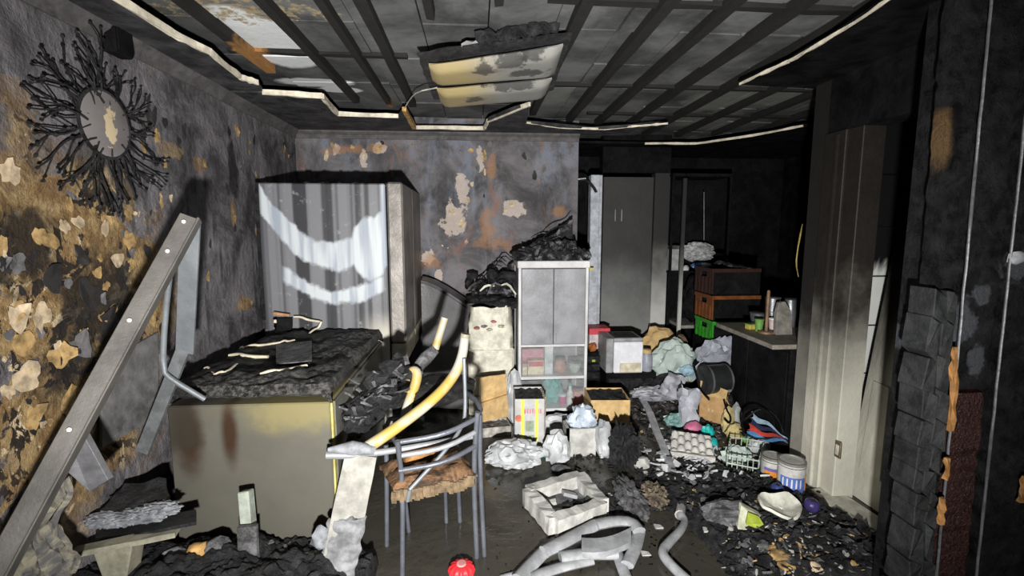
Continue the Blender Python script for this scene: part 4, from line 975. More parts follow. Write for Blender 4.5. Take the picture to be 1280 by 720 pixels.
# charred cushion and ash on it
cc = W(545, 492, 2.36)
cu = thing('charred_cushion', 'round charred black cushion resting on the tubular chair arms', 'cushion', (cc.x, cc.y, cc.z - .06))
MB().lump(cc + V((-.02, .02, .012)), (.205, .18, .07), 3, .18, 2.2, 4, rot=rot3(-.1, -.1, 0)).build('pad', mat_black('black_pad', (.006, .006, .006), (.03, .029, .03), 20, .6, .9), cu, smooth=50)
for k in range(16):
    rg = random.Random(k + 300); c = cc + V((rg.uniform(-.2, .16), rg.uniform(-.14, .1), .075 + rg.uniform(-.02, .01)))
    MB().bar(c, c + V((rg.uniform(-.08, .08), rg.uniform(-.05, .05), rg.uniform(0, .03))), rg.uniform(.015, .03), .008, segs=2, jit=.004, seed=k).build('burnt_chip', (M_ASH, M_CHAR, M_FT)[k % 3], cu)
ah = thing('ash_heap', 'jagged black and grey ash heap spilling off the chair arm', 'ash heap', W(455, 560, 2.15))
b = MB(); rg = random.Random(44)
for k in range(46):
    t = k / 46; c = W(425 + 75 * t + rg.uniform(-14, 14), 548 - 78 * t + rg.uniform(-20, 18), 2.16 + .12 * t + rg.uniform(-.05, .05)); c.x = max(c.x, cx1 + .075); b.lump(c, (rg.uniform(.02, .055), .04, rg.uniform(.015, .04)), k, 1.0, 2.6, 2)
b.build('ash_clumps', M_CHAR, ah, kind='stuff')
b = MB()
for k in range(34):
    t = rg.random(); c = W(425 + 75 * t + rg.uniform(-16, 16), 545 - 78 * t + rg.uniform(-24, 10), 2.09 + .12 * t); c.x = max(c.x, cx1 + .06); b.bar(c, c + V((rg.uniform(-.05, .05), rg.uniform(-.02, .02), rg.uniform(-.03, .05))), rg.uniform(.008, .025), .006, segs=2, jit=.003, seed=k)
b.build('ash_flakes', M_ASH, ah, kind='stuff')
# scorched insulated pipes
n = N('scorched_pipe', .45); n.col(n.mix(n.step(n.noise(5, 4, .5), .42, .56), (.36, .35, .31), (.38, .27, .065))); n.bump(n.noise(30), .2, .005); M_PIPE = n.mat
def pipe(name, label, pts, r, mat, extra=None, cat='pipe', n_=12):
    o = thing(name, label, cat, pts[0])
    MB().tube(pts, r, n_, smooth=2).build('pipe', mat, o, smooth=60)
    for (nm, p2, r2, m2) in (extra or []): MB().tube(p2, r2, n_).build(nm, m2, o, smooth=60)
    return o
ep = [W(581, 422, 2.22), W(578, 446, 2.2), W(568, 470, 2.16), W(545, 497, 2.09), W(500, 532, 1.99), W(455, 562, 1.93)]
pipe('bent_pipe', 'long bent white pipe with yellow scorch lying across the tubular chair', ep, [.021, .023, .024, .024, .024, .026], M_PIPE, [('end_rim', [W(582, 417, 2.22), W(581, 422, 2.22)], .022, M_PALE)])
ep = [W(556, 397, 2.42), W(550, 416, 2.41), W(544, 436, 2.40), W(532, 448, 2.38), W(520, 462, 2.36), W(514, 474, 2.34)]
pipe('pipe_stub', 'upright pipe stub with yellow band and grey charred sleeve on the chair', ep[:3], [.019, .019, .020], M_PIPE, [('charred_sleeve', ep[2:], [.026, .034, .026, .022], M_ASH)])
ep = [W(508, 472, 2.28), W(514, 462, 2.27), W(522, 464, 2.26), W(520, 480, 2.25), W(508, 510, 2.2), W(504, 526, 2.2)]
pipe('hooked_pipe', 'short hooked yellowed pipe stuck in the ash on the chair', ep, [.012, .018, .024, .024, .022, .018], M_PIPE, [('burnt_end', [ep[-1], ep[-1] + V((-.005, 0, -.03))], .017, M_CHAR)])
rod = [W(580, 448, 2.16), W(582, 505, 2.13), W(580, 530, 2.09), W(560, 560, 1.99), W(512, 612, 1.92)]
pipe('bent_flat_bar', 'thin bent silver bar crossing in front of the chair back', rod, .009, M_STB, [('end_tab', [rod[-1], rod[-1] + V((-.01, 0, -.05))], .011, M_STB)], 'metal bar', 8)
wt_ = [W(408, 569, 1.9), W(440, 569, 1.91), W(480, 565, 1.95), W(540, 555, 2.02), W(592, 545, 2.1)]
pipe('white_tube', 'ash-white horizontal tube resting on the plank top and chair rails', wt_, [.016, .016, .014, .013, .013], M_CHL, [('melted_lump', [W(410, 562, 1.89), W(440, 560, 1.9), W(468, 562, 1.93)], [.008, .03, .02], M_CRUST)], 'tube')
# red scalloped cap by the chair
rc = ZP(577, 718)
cp = thing('red_toy_ring', 'red scalloped plastic cap on the wet floor beside the chair leg', 'cap', rc)
M_RC = simple('bright_red_plastic', (.75, .03, .04), .35, var=.15)
b = MB(); vs = []; fs = []; nn = 48
prof = [(.05, 0), (.055, .02), (.05, .04), (.035, .05), (.0, .05)]
for (r, z) in prof:
    for k in range(nn):
        a_ = 2 * PI * k / nn; rr_ = r * (1 + .09 * math.cos(12 * a_)); vs.append(rc + V((rr_ * math.cos(a_), rr_ * math.sin(a_), z)))
for i in range(len(prof) - 1):
    for k in range(nn): fs.append([i * nn + k, i * nn + (k + 1) % nn, (i + 1) * nn + (k + 1) % nn, (i + 1) * nn + k])
b.add(vs, fs).build('shell', M_RC, cp, smooth=50)
MB().lathe([(.022, .05), (.02, .056)], rc, 16).build('centre_disc', simple('pale_red', (.75, .3, .3), .4), cp)

# ------------------------------------------------------------------ white things on the wet floor
M_FOAM = simple('dirty_foam', (.46, .46, .435), .7, var=.35, scale=12, soot=.16, sscale=14, bscale=60)
M_VNL = simple('white_vinyl', (.31, .32, .335), .4, var=.35, scale=9, soot=.10, sscale=14)
ff = [ZP(651, 628, .0), ZP(690, 676, .0), ZP(762, 648, .0), ZP(727, 606, .0)]
cen = sum(ff, V()) / 4
fo = thing('foam_tray', 'dirty white foam tray with four walls lying on the wet floor', 'foam tray', cen)
for k in range(4):
    a_, b_ = ff[k], ff[(k + 1) % 4]; i0, i1 = a_.lerp(cen, .16), b_.lerp(cen, .16)
    MB().bar(i0 + V((0, 0, .05)), i1 + V((0, 0, .05)), .065, .09, segs=8, jit=.005, seed=k + 3).build('wall', M_FOAM, fo)
MB().prism([p.lerp(cen, .2) + V((0, 0, .006)) for p in ff], (0, 0, .02)).build('bottom', simple('foam_floor', (.16, .16, .17), .6, var=.6, scale=8, soot=.3, sscale=8), fo)
for k, (px, py, s, m) in enumerate(((712, 618, .05, M_VNL), (722, 630, .035, M_BLK), (700, 640, .05, M_FOAM), (690, 628, .03, M_FOAM), (735, 628, .04, M_CHAR), (710, 638, .04, M_CHAR))):
    c = ZP(px, py, .05); MB().box(c, (s * 1.6, s, .02), rot3(.2 * (k % 3 - 1), .3, k)).build('broken_piece', m, fo, bevel=.002)
wf = thing('vinyl_tubing', 'collapsed white vinyl frame of flattened tubes beside the foam tray', 'vinyl frame', ZP(730, 700))
def fp(pts, z): return [ZP(p[0], p[1], z - .013) for p in pts]
for k, (pts, r, z, fl_) in enumerate((([(648, 724), (662, 708), (680, 690)], .034, .04, .6), ([(680, 690), (712, 674), (745, 656)], .036, .06, .6), ([(745, 656), (770, 651), (790, 652), (799, 664)], .034, .075, .6), ([(799, 664), (794, 685), (784, 706)], .03, .05, .6),
        ([(664, 722), (700, 709), (740, 700)], .028, .035, .6), ([(700, 697), (735, 692), (772, 692)], .032, .05, .7), ([(772, 692), (778, 710), (784, 724)], .026, .035, .6), ([(626, 722), (648, 716), (668, 716)], .014, .02, .6))):
    MB().tube(fp(pts, z), r, 10, fl_, smooth=1).build('tube', M_VNL, wf, smooth=50)
MB().sheet(lambda u, v: ZP(727 + 62 * u, 690 - 14 * u - 18 * v + 6 * math.sin(u * 3), .09 + .01 * math.sin(u * 5)), 8, 4, .03).build('flat_panel', M_VNL, wf, smooth=50, bevel=.0)
gp = fp([(852, 634), (850, 644), (857, 650), (852, 662), (838, 676), (826, 690), (838, 706), (860, 726)], .043)
pipe('bent_gutter_pipe', 'bent white plastic pipe lying alone on the muddy floor', gp, [.022, .026, .016, .02, .021, .023, .022, .022], M_VNL, [('crushed_end', [gp[0] + V((0, .02, 0)), gp[1]], [.016, .027], M_FOAM)], 'pipe', 10)
ms = [ZP(797, 487, .125), ZP(812, 515, .085), ZP(834, 572, .02), ZP(849, 612, .008)]
o = thing('metal_strip', 'long pale metal strip lying on the floor beside the rubbish pile', 'metal strip', ms[-1])
for k in range(3): MB().bar(ms[k], ms[k + 1], .05, .012, segs=4, jit=.003, seed=k).build('segment', simple('pale_strip', (.50, .51, .54), .5, .2, soot=.15, sscale=14), o)
M_BAGG = simple('grey_plastic_bag', (.34, .36, .42), .3, var=.3, scale=8, soot=.06)
M_BAGW = simple('white_plastic_bag', (.52, .54, .56), .35, var=.35, scale=9, soot=.06, sscale=14)
def lump(name, label, cat, px, py, z, r, mat, seed, amp=.5, freq=2.0, sub=3, group=None, zmin=0.003, Y=None, sm=35, rot=None):
    c = ZP(px, py, z) if Y is None else W(px, py, Y)
    return tag(MB().lump(c, r, seed, amp, freq, sub, zmin=zmin, rot=rot).build(name, mat, smooth=sm), label, cat, group)
lump('burnt_lump', 'grey burnt rag lying beyond the foam tray', 'rag', 788, 622, .02, (.05, .14, .035), M_ASH, 5, 1.0, 3.0, 4)
lump('burnt_paper', 'curled burnt paper wad on the floor beside the grey rag', 'paper', 818, 620, .02, (.045, .07, .04), simple('sooty_tan_paper', (.16, .13, .095), .8, var=.6, scale=20, soot=.25, sscale=18), 6, 1.1, 3.0, 4)
lump('white_shard_lump', 'small white foam shard next to the dark charred box', 'shard', 802, 580, .03, (.05, .03, .04), M_FOAM, 7, .5, 1.5, 2)

# ------------------------------------------------------------------ before the display cabinet
def carton(name, label, corners, h, mat, topmat=None, cat='carton', parts=None, th=.006):
    """open or burnt-topped box on a four-cornered base (base points at z of the first)"""
    c = sum(corners, V()) / 4; o = thing(name, label, cat, c)
    for k in range(4):
        a_, b_ = corners[k], corners[(k + 1) % 4]; n_ = (b_ - a_).cross(V((0, 0, 1))).normalized()
        MB().prism([a_, b_, b_ + V((0, 0, h)), a_ + V((0, 0, h))], n_ * -th if (c - a_).dot(n_) < 0 else n_ * th).build('side', mat, o)
    MB().prism([p.lerp(c, .02) for p in corners], (0, 0, th)).build('bottom', mat, o)
    if topmat:
        def f(u, v):
            p = corners[0].lerp(corners[1], .03 + .94 * u).lerp(corners[3].lerp(corners[2], .03 + .94 * u), .03 + .94 * v); return p + V((0, 0, h - .01 + .02 * mnoise.noise(V((u * 6, v * 6, h * 9)))))
        MB().sheet(f, 12, 12, .02).build('burnt_contents', topmat, o, smooth=35)
    return o, c
def rect_base(px0, px1, py, dep, skew=0, z=0.0):
    a_, b_ = ZP(px0, py, z), ZP(px1, py, z); b_.y = a_.y + skew; d = (b_ - a_); n_ = V((-d.y, d.x, 0)).normalized() * dep
    return [a_, b_, b_ + n_, a_ + n_]
M_BXW = simple('printed_white_carton', (.50, .50, .50), .6, var=.15, soot=.08)
M_CARD = simple('brown_cardboard', (.50, .31, .14), .75, var=.25, soot=.05)
M_CARL = simple('tan_cardboard', (.62, .43, .20), .75, var=.25, soot=.05)
cb = rect_base(643, 681, 558, .26, -.01)
bxh = .34
o, c = carton('strapped_carton', 'white printed carton with two yellow straps and burnt open top', cb, bxh, M_BXW, M_CHAR)
M_YEL = simple('yellow_strap', (.82, .78, .10), .4, var=.1)
d_ = cb[1] - cb[0]; nf = V((0, -.004, 0))
for t in (.22, .68):
    p = cb[0] + d_ * t + nf; MB().prism([p, p + d_ * .09, p + d_ * .09 + V((0, 0, bxh)), p + V((0, 0, bxh))], (0, -.003, 0)).build('strap', M_YEL, o)
def decal(px, py, w, h, m, nm):
    p = cb[0] + d_ * px + nf + V((0, 0, bxh * py)); MB().prism([p, p + d_ * w, p + d_ * w + V((0, 0, bxh * h)), p + V((0, 0, bxh * h))], (0, -.0015, 0)).build(nm, m, o)
decal(.36, .32, .28, .22, simple('green_print', (.30, .36, .26), .6), 'printed_panel')
decal(.35, .12, .3, .12, simple('green_print', (.30, .36, .26), .6), 'printed_panel')
M_PKP = simple('pink_print', (.65, .25, .32), .6)
for k in range(7): decal(.32 + .085 * k, .70 + .01 * (k % 2), .05, .09, M_PKP, 'printed_letter')
p = cb[0] + d_ * .14 + nf + V((0, 0, bxh * .60)); MB().lathe([(.025, 0), (.025, .002)], p, 16, Matrix.Rotation(PI / 2, 3, 'X')).build('printed_disc', simple('red_print', (.6, .18, .12), .6), o)
b = MB()
for k in range(5): MB().bar(cb[1] + V((.004, .05 + .04 * k, .0)), cb[1] + V((.004, .05 + .04 * k, bxh)), .006, .018, up=(1, 0, 0), segs=3, jit=.002, seed=k).build('side_strip', simple('brown_strip', (.3, .22, .14), .6), o)
# leaning cardboard
p = [ZP(602, 528, .066), ZP(636, 521, .066), W(632, 468, 3.45), W(600, 472, 3.4)]
o = thing('leaning_cardboard', 'tan cardboard flap leaning against the cream drawer unit', 'cardboard', p[0])
MB().sheet(lambda u, v: p[0].lerp(p[1], u).lerp(p[3].lerp(p[2], u), v) + V((0, .01 * mnoise.noise(V((u * 4, v * 4, 1))), 0)), 8, 8, .008).build('flap', M_CARL, o)
MB().bar(p[0].lerp(p[3], .45) + V((0, -.01, 0)), p[1].lerp(p[2], .55) + V((0, -.01, 0)), .003, .02, up=(0, 1, 0)).build('crease', M_CARD, o)
o, c = carton('trodden_carton', 'flattened dirty carton under the leaning tan cardboard', rect_base(596, 640, 548, .16, .04), .07, simple('dirty_carton', (.42, .40, .37), .7, var=.5, scale=22, soot=.2, sscale=16), M_ASH)
lump('white_bag', 'crumpled white plastic bag on the wet floor before the strapped carton', 'bag', 642, 568, .06, (.15, .10, .075), M_BAGW, 12, .55, 1.7, 4)
lump('white_plastic_wrap', 'white plastic wrap bunched between the drawer unit and strapped carton', 'plastic wrap', 643, 500, .2, (.055, .05, .22), M_BAGW, 13, .4, 1.7, 3, Y=3.58)
ts = thing('teal_saucer', 'flat teal saucer on the floor between white bag and foam box', 'saucer', ZP(682, 567))
MB().lathe([(.05, 0), (.055, .012), (.04, .016)], ZP(682, 567), 16).build('disc', M_TEAL, ts, smooth=40)
MB().tube([ZP(660, 569, .01), ZP(674, 567, .012)], .01, 8).build('tab', M_TEAL, ts)
fb = rect_base(708, 749, 571, .17, 0)
o, c = carton('foam_box', 'small white foam box filled with plastic wrap on the wet floor', fb, .19, M_FOAM, None, 'foam box', th=.02)
lump('wrap_in_foam_box', 'pale blue plastic wrap stuffed in the small foam box', 'plastic wrap', 728, 522, 0, (.075, .06, .07), simple('pale_blue_wrap', (.52, .60, .70), .3), 15, .7, 2.2, 3, Y=c.y, zmin=c.z + .1)
lump('white_bag', 'white carrier bag slumped at the left side of the foam box', 'bag', 696, 562, .08, (.07, .07, .10), M_BAGW, 16, .6, 1.9, 3)
lump('white_bag', 'white carrier bag hooked over the right side of the foam box', 'bag', 755, 550, .12, (.045, .06, .11), M_BAGW, 17, .6, 1.9, 3)
lump('white_cloth', 'torn white cloth bunched above the foam box under the cabinet', 'cloth', 700, 530, .06, (.14, .05, .06), M_BAGW, 18, .8, 2.2, 3)
lump('grey_pipe_piece', 'grey pipe stub half in water beside the foam box', 'pipe', 704, 588, .02, (.08, .03, .03), M_ASH, 19, .2, 1, 2, rot=rz(-.6))
lump('charred_block', 'black charred block standing beside the small foam box', 'charred block', 780, 560, .12, (.065, .08, .12), M_CHAR, 22, .9, 3.4, 4)
cb2 = rect_base(737, 786, 528, .26, -.02, z=.0); 
lowz = .10
o, c = carton('cardboard_box', 'tan cardboard box with a burnt black top beside the display cabinet', [q_ + V((0, .0, lowz)) for q_ in rect_base(737, 787, 545, .28, -.02)], .17, M_CARL, M_CHAR)
hb = thing('charred_crate', 'charred crate squashed under the tan cardboard box', 'crate', (c.x, c.y, 0))
pbx = rect_base(737, 787, 545, .28, -.02); b_ = MB().prism([q_.lerp(c, .08) * 1 for q_ in [V((v.x, v.y, 0)) for v in pbx]], (0, 0, lowz - .006)) if False else MB().lim(pbx[0].x + .02, pbx[1].x - .02, pbx[0].y + .01, pbx[2].y - .02, 0, lowz - .005)
b_.build('body', M_CHAR, hb, bevel=.01)
MB().tube([V((pbx[1].x + .005, pbx[1].y, .0)), V((pbx[1].x + .004, pbx[1].y, .10))], .01, 6).build('leg', M_WOOD, hb)

# ------------------------------------------------------------------ counter and crates at the right
kx = 1.84; ky0, ky1 = 2.98, 3.50; kzt = .78
co = thing('black_sideboard', 'low black burnt sideboard behind the right-hand partition', 'sideboard', (kx + .3, 3.2, 0))
MB().lim(XR + .02, 2.5, yt + .10, ky1, 0, kzt - .03).build('body', M_BLK, co, bevel=.004)
MB().lim(kx, 2.52, yt + .09, ky1 + .02, kzt - .03, kzt).build('top', simple('sooty_counter_edge', (.24, .22, .19), .6, soot=.35, sscale=8), co, bevel=.003)
MB().lim(XR + .012, XR + .02, yt + .12, ky0 + .28, .08, kzt - .06).build('door', M_BLK, co, bevel=.003)
MB().lim(XR + .012, XR + .02, ky0 + .29, ky1 - .03, .08, kzt - .06).build('door', M_BLK, co, bevel=.003)
M_SLB = simple('grey_slab', (.20, .19, .17), .7, var=.4, scale=20, soot=.15, sscale=14)
gs = [W(969, 432, 3.06), W(990, 436, 3.06), W(989, 388, 3.12), W(982, 377, 3.13), W(974, 378, 3.13), W(970, 392, 3.12)]
for p in gs[:2]: p.z = kzt + .002
tag(MB().prism(gs, (0, .03, 0)).build('stone_slab', M_SLB, bevel=.004), 'rough grey round-topped slab standing on the black sideboard end', 'slab')
ph = thing('towel_pole', 'brown wooden paper-towel pole with round base on the sideboard', 'towel holder', (W(958, 424, 3.14).x, 3.14, kzt))
pc = V((W(957, 424, 3.14).x, 3.14, kzt))
M_POL = simple('brown_pole', (.20, .12, .07), .5, soot=.1)
MB().lathe([(.055, 0), (.055, .012), (.05, .016)], pc, 20).build('base', M_POL, ph, smooth=40)
MB().lathe([(.011, .014), (.011, .29), (.007, .30)], pc, 12).build('pole', M_POL, ph, smooth=40)
def on_counter(name, label, cat, px, Y, prof, mat, lm=None, lp=None):
    c = W(px, 420, Y); c.z = kzt; o = thing(name, label, cat, c)
    MB().lathe(prof, c, 16).build('body', mat, o, smooth=40)
    if lm: MB().lathe(lp, c, 16).build('rim', lm, o, smooth=40)
    return o
M_GRN = simple('green_plastic', (.16, .34, .08), .4, soot=.1)
on_counter('green_cup', 'green plastic cup behind the brown towel pole', 'cup', 948, 3.2, [(.022, 0), (.03, .085), (.027, .085), (.02, .01)], M_GRN, M_GRN, [(.031, .08), (.032, .088), (.028, .09)])
on_counter('pink_cup', 'pale pink cup between towel pole and grey slab', 'cup', 965, 3.2, [(.02, 0), (.03, .09), (.027, .09), (.018, .01)], simple('pale_pink', (.55, .45, .45), .4), M_WHT, [(.031, .085), (.032, .093), (.028, .095)])
sp = W(935, 412, 3.28); o = thing('yellow_sponge', 'yellow sponge lying at the sideboard edge', 'sponge', (sp.x + .02, 3.27, kzt)); MB().box((sp.x + .02, 3.27, kzt + .0185), (.085, .05, .035), rz(.3)).build('foam', simple('yellow_foam', (.50, .42, .08), .8, soot=.1), o, bevel=.006); MB().box((sp.x + .02, 3.27, kzt + .039), (.085, .05, .005), rz(.3)).build('scouring_pad', M_GRN, o)
M_POT = simple('tarnished_pot', (.22, .23, .25), .35, .7, soot=.15)
on_counter('steel_pot', 'tarnished steel pot standing behind the towel pole', 'pot', 963, 3.34, [(.04, 0), (.05, .12), (.05, .22), (.046, .22), (.04, .02)], M_POT, M_POT, [(.053, .215), (.055, .222), (.05, .226)])
on_counter('steel_bowl', 'small tarnished steel bowl near the green cup', 'bowl', 946, 3.38, [(.03, .0), (.05, .05), (.058, .10), (.053, .10), (.03, .01)], M_POT, M_POT, [(.058, .097), (.061, .101), (.056, .104)])
on_counter('dark_jug', 'dark grey jug on the sideboard beside the partition', 'jug', 985, 3.36, [(.05, 0), (.06, .08), (.05, .16), (.04, .2)], M_POT, M_CHAR, [(.04, .2), (.045, .206), (.04, .212)])

def crate(label, px0, px1, Y, pyt, pyb, dep, mfront, mside):
    a_, b_ = W(px0, pyt, Y), W(px1, pyb, Y); o = thing('plastic_crate', label, 'crate', ((a_.x + b_.x) / 2, Y + dep / 2, b_.z), 'crates stacked beside the sideboard')
    x0, x1, z0, z1, y0, y1 = a_.x, a_.x + .42, b_.z, a_.z, Y, Y + dep
    MB().lim(x0, x1, y0, y1, z0, z0 + .012).build('bottom', mside, o)
    MB().lim(x0 + .015, x1, y0, y0 + .015, z0, z1 - .03).build('front_wall', mside, o)
    MB().lim(x0 + .015, x1, y1 - .015, y1, z0, z1 - .03).build('back_wall', mside, o)
    ew = MB().lim(x0, x0 + .012, y0, y1, z0, z1 - .075).build('end_wall', mfront, o)
    MB().lim(x0, x0 + .012, y0, y0 + dep * .32, z1 - .075, z1 - .03).build('end_wall', mfront, o)
    MB().lim(x0, x0 + .012, y1 - dep * .32, y1, z1 - .075, z1 - .03).build('end_wall', mfront, o)
    for k in range(5): MB().lim(x0 - .006, x0, y0 + dep * (.08 + .2 * k), y0 + dep * (.11 + .2 * k), z0 + .01, z1 - .08).build('rib', mfront, ew)
    b = MB(); b.lim(x0 - .008, x1, y0 - .008, y0 + .014, z1 - .03, z1); b.build('rim', mfront, o)
    MB().lim(x0 - .008, x0 + .014, y0 + .014, y1, z1 - .03, z1).build('rim', mfront, o)
    return o
M_CBR = simple('brown_red_crate', (.035, .014, .010), .5, soot=.3); M_COR = simple('orange_crate', (.17, .055, .014), .5, soot=.25); M_CGR = simple('green_crate', (.03, .30, .02), .45, soot=.06)
yc = 3.86
crate('dark red-brown plastic crate on top of the orange crate', 891, 940, yc, 336, 369, .32, M_CBR, M_BLK)
crate('orange plastic crate between red-brown crate and green crate', 891, 940, yc, 370, 401, .32, M_COR, M_BLK)
crate('bright green plastic crate at the bottom of the crate stack', 891, 940, yc, 402, 427, .32, M_CGR, M_BLK)
cbx = W(891, 427, yc)
o = thing('black_box_base', 'black burnt box under the green plastic crate', 'box', (cbx.x + .22, yc + .16, 0))
MB().lim(cbx.x - .02, cbx.x + .44, yc - .02, yc + .34, 0, cbx.z - .002).build('body', M_BLK, o, bevel=.006)
MB().lim(cbx.x + .02, cbx.x + .4, yc - .028, yc - .02, .05, cbx.z - .05).build('panel', M_BLK, o, bevel=.003)
bg = W(915, 332, yc + .1); tag(MB().sheet(lambda u, v: V((bg.x - .10 + .28 * u, yc + .0 + .22 * v, W(900, 336, yc).z - .009 + .07 * (1 - u) * (.5 + .5 * math.sin(v * 3)) + .02 * abs(mnoise.noise(V((u * 6, v * 6, 2)))))), 12, 8, .006).build('burnt_cloth', M_CLO, smooth=40), 'burnt dark cloth draped over the red-brown crate', 'cloth')

# far open shelving, nearly black
sy = 4.72
sh = thing('shelf_unit', 'blackened open shelf unit with pale posts beyond the far door', 'shelf unit', (W(868, 400, sy).x, sy + .2, 0))
sx0, sx1 = W(835, 400, sy).x, W(908, 400, sy).x
xp = W(849.5, 400, sy).x
MB().lim(xp - .018, xp + .018, sy, sy + .03, 0, 2.0).build('post', M_FRM, sh, bevel=.003)
for x in (sx0 + .012, sx1 - .012): MB().lim(x - .012, x + .012, sy + .02, sy + .05, 0, 2.05).build('post', M_BLK, sh, bevel=.003)
zA, zB = W(860, 339, sy).z, W(870, 408, sy).z
MB().lim(sx0, sx1, sy + .03, sy + .4, zA - .02, zA).build('shelf', M_BLK, sh)
MB().lim(xp + .02, sx1, sy + .0, sy + .4, zB - .02, zB + .012).build('shelf', simple('dusty_shelf', (.33, .32, .29), .6, soot=.15), sh, bevel=.002)
MB().lim(sx0, sx1, sy + .03, sy + .4, 2.02, 2.05).build('shelf', M_BLK, sh)
MB().lim(sx0, sx1, sy + .40, sy + .42, 0, 2.05).build('back_panel', M_BLK, sh)
MB().tube([W(880, 240, sy + .05), W(880, 300, sy + .05)], .004, 6).build('rod', M_EDGE, sh)
lump('grey_bag', 'light grey plastic bag bunched on the shelf above the blue packet', 'bag', 873, 315, 0, (.14, .08, .085), simple('light_grey_bag', (.42, .43, .44), .4, soot=.15), 31, .55, 1.8, 4, Y=sy + .14, zmin=zA + .045)
lump('blue_packet', 'blue and white printed packet under the light grey bag', 'packet', 877, 332, 0, (.10, .06, .035), (lambda n: (n.col(n.mix(n.step(n.noise(12, 3), .45, .55), (.06, .22, .55), (.6, .62, .66))), n.mat)[1])(N('blue_packet', .4)), 32, .3, 1.8, 3, Y=sy + .10, zmin=zA + .002)
pbox('white_canister', 'white canister at the left of the dark far shelf', 'canister', 837, 848, 307, 338, sy + .08, .1, simple('sooty_white_can', (.40, .41, .41), .4, soot=.1), zA + .001, extra=lidded(M_ASH, .15))
lump('white_crumb', 'small white paper ball on the far shelf beside the post', 'paper ball', 857, 336, 0, (.03, .03, .035), M_WHT, 33, .4, 2, 2, Y=sy + .08, zmin=zA + .002)
tag(MB().lump(W(870, 372, sy + .1), (.12, .06, .22), 34, .4, 1.5, 4).build('hanging_coat', M_BLK, smooth=40), 'black burnt coat hanging from the dark shelf', 'coat')

# ------------------------------------------------------------------ rubbish pile at the right
HOLES = []          # footprints of boxes that the rubbish lies around
def inhole(x, y): return any(a < x < b and c < y < d for a, b, c, d in HOLES)
SBX0, SBX1 = W(757, 470, 3.95).x, W(803, 470, 3.95).x + .118
HOLES.append((SBX0, SBX1, 3.93, 4.25))
CRX0, CRX1 = W(735, 450, 4.12).x, SBX0 - .006
HOLES.append((CRX0, CRX1, 4.12, 4.47))
HOLES.append((pbx[0].x + .02, pbx[1].x - .02, pbx[0].y + .01, pbx[2].y - .02))
HOLES.append((W(737, 320, 4.5).x, W(748, 320, 4.5).x + .03, 4.5, 4.6))
HOLES.append((1.28, 2.5, 1.0, 1.77))
for px_, py_, r_ in ((969, 610, .055), (993, 626, .063)):
    c_ = ZP(px_, py_); c_.y += r_; HOLES.append((c_.x - r_, c_.x + r_, c_.y - r_, c_.y + r_))
def mh(x, y):
    if inhole(x, y): return -1.0
    a_ = max(0, 1 - ((x - 1.42) / .62) ** 2) * max(0, 1 - ((y - 3.95) / .9) ** 2)
    a_ = min(1, max(0, (2.0 - x) / .25)) * min(1, max(0, (x - .86) / .3))
    h = max(0, min(.30, (y - 3.32) * .21)) * a_; a_ *= min(1, max(0, (y - 3.0) * 2)) * .35
    return h + (.05 * mnoise.noise(V((x * 7, y * 7, 4))) + .03 * mnoise.noise(V((x * 17, y * 17, 8)))) * min(1, a_ * 4)
n = N('dark_rubbish', .75); n.col(n.mix(n.step(n.noise(16, 7, .7, .6), .4, .7), (.010, .010, .010), n.mix(n.noise(9, 3), (.16, .15, .15), (.10, .08, .06)))); n.bump(n.noise(30, 6), 1, .03); M_RUB = n.mat
heap('rubbish_mound', 'dark mixed rubbish mound between far door and partition', mh, .96, 1.95, 3.05, 4.84, 100, 150, M_RUB)
def mh2(x, y):
    if inhole(x, y): return -1.0
    a_ = max(0, 1 - ((x - 1.50 - (2.2 - y) * .10) / .44) ** 2) * max(0, 1 - ((y - 2.15) / .58) ** 2)
    return .09 * a_ ** .6 + (.03 * mnoise.noise(V((x * 12, y * 12, 4))) + .02 * mnoise.noise(V((x * 27, y * 27, 8)))) * min(1, a_ * 4)
heap('charred_debris', 'black charred debris spread before the right-hand doorway', mh2, .95, 1.93, 1.56, 2.86, 110, 120, M_CHAR)
def drop(px, py):
    """point on the rubbish mound seen at this pixel"""
    r = ray(px, py); t = 2.0
    while t < 7:
        p = EYE + r * t
        if p.z <= max(0, mh(p.x, p.y), mh2(p.x, p.y), mhl(p.x, p.y) if p.x < -.4 else 0): return p
        t += .01
    return ZP(px, py)
def rl(name, label, cat, px, py, r, mat, seed, amp=.5, freq=1.8, sub=3, lift=.5, group=None, rot=None, Y=None, xmax=None, hang=False, zbase=None):
    c = drop(px, py) if Y is None else W(px, py, Y)
    c = V((c.x, c.y + r[1] * .5, c.z + r[2] * lift)); zb = max(.002, c.z - r[2] * lift - .03)
    if xmax is None and c.y < 3.62: xmax = XR
    if xmax is not None: c.x = min(c.x, xmax - r[0] * (1 + amp * .35))
    if Y is not None and not hang:
        zb = max(.002, mh(c.x, c.y) - .01); top = c.z + r[2]; c.z = (top + zb) / 2 - .01; r = (r[0], r[1], max(r[2], (top - zb) / 2 + .02))
    if zbase is not None: zb = zbase
    return tag(MB().lump(c, r, seed, amp, freq, sub, zmin=zb, rot=rot).build(name, mat, smooth=35), label, cat, group)
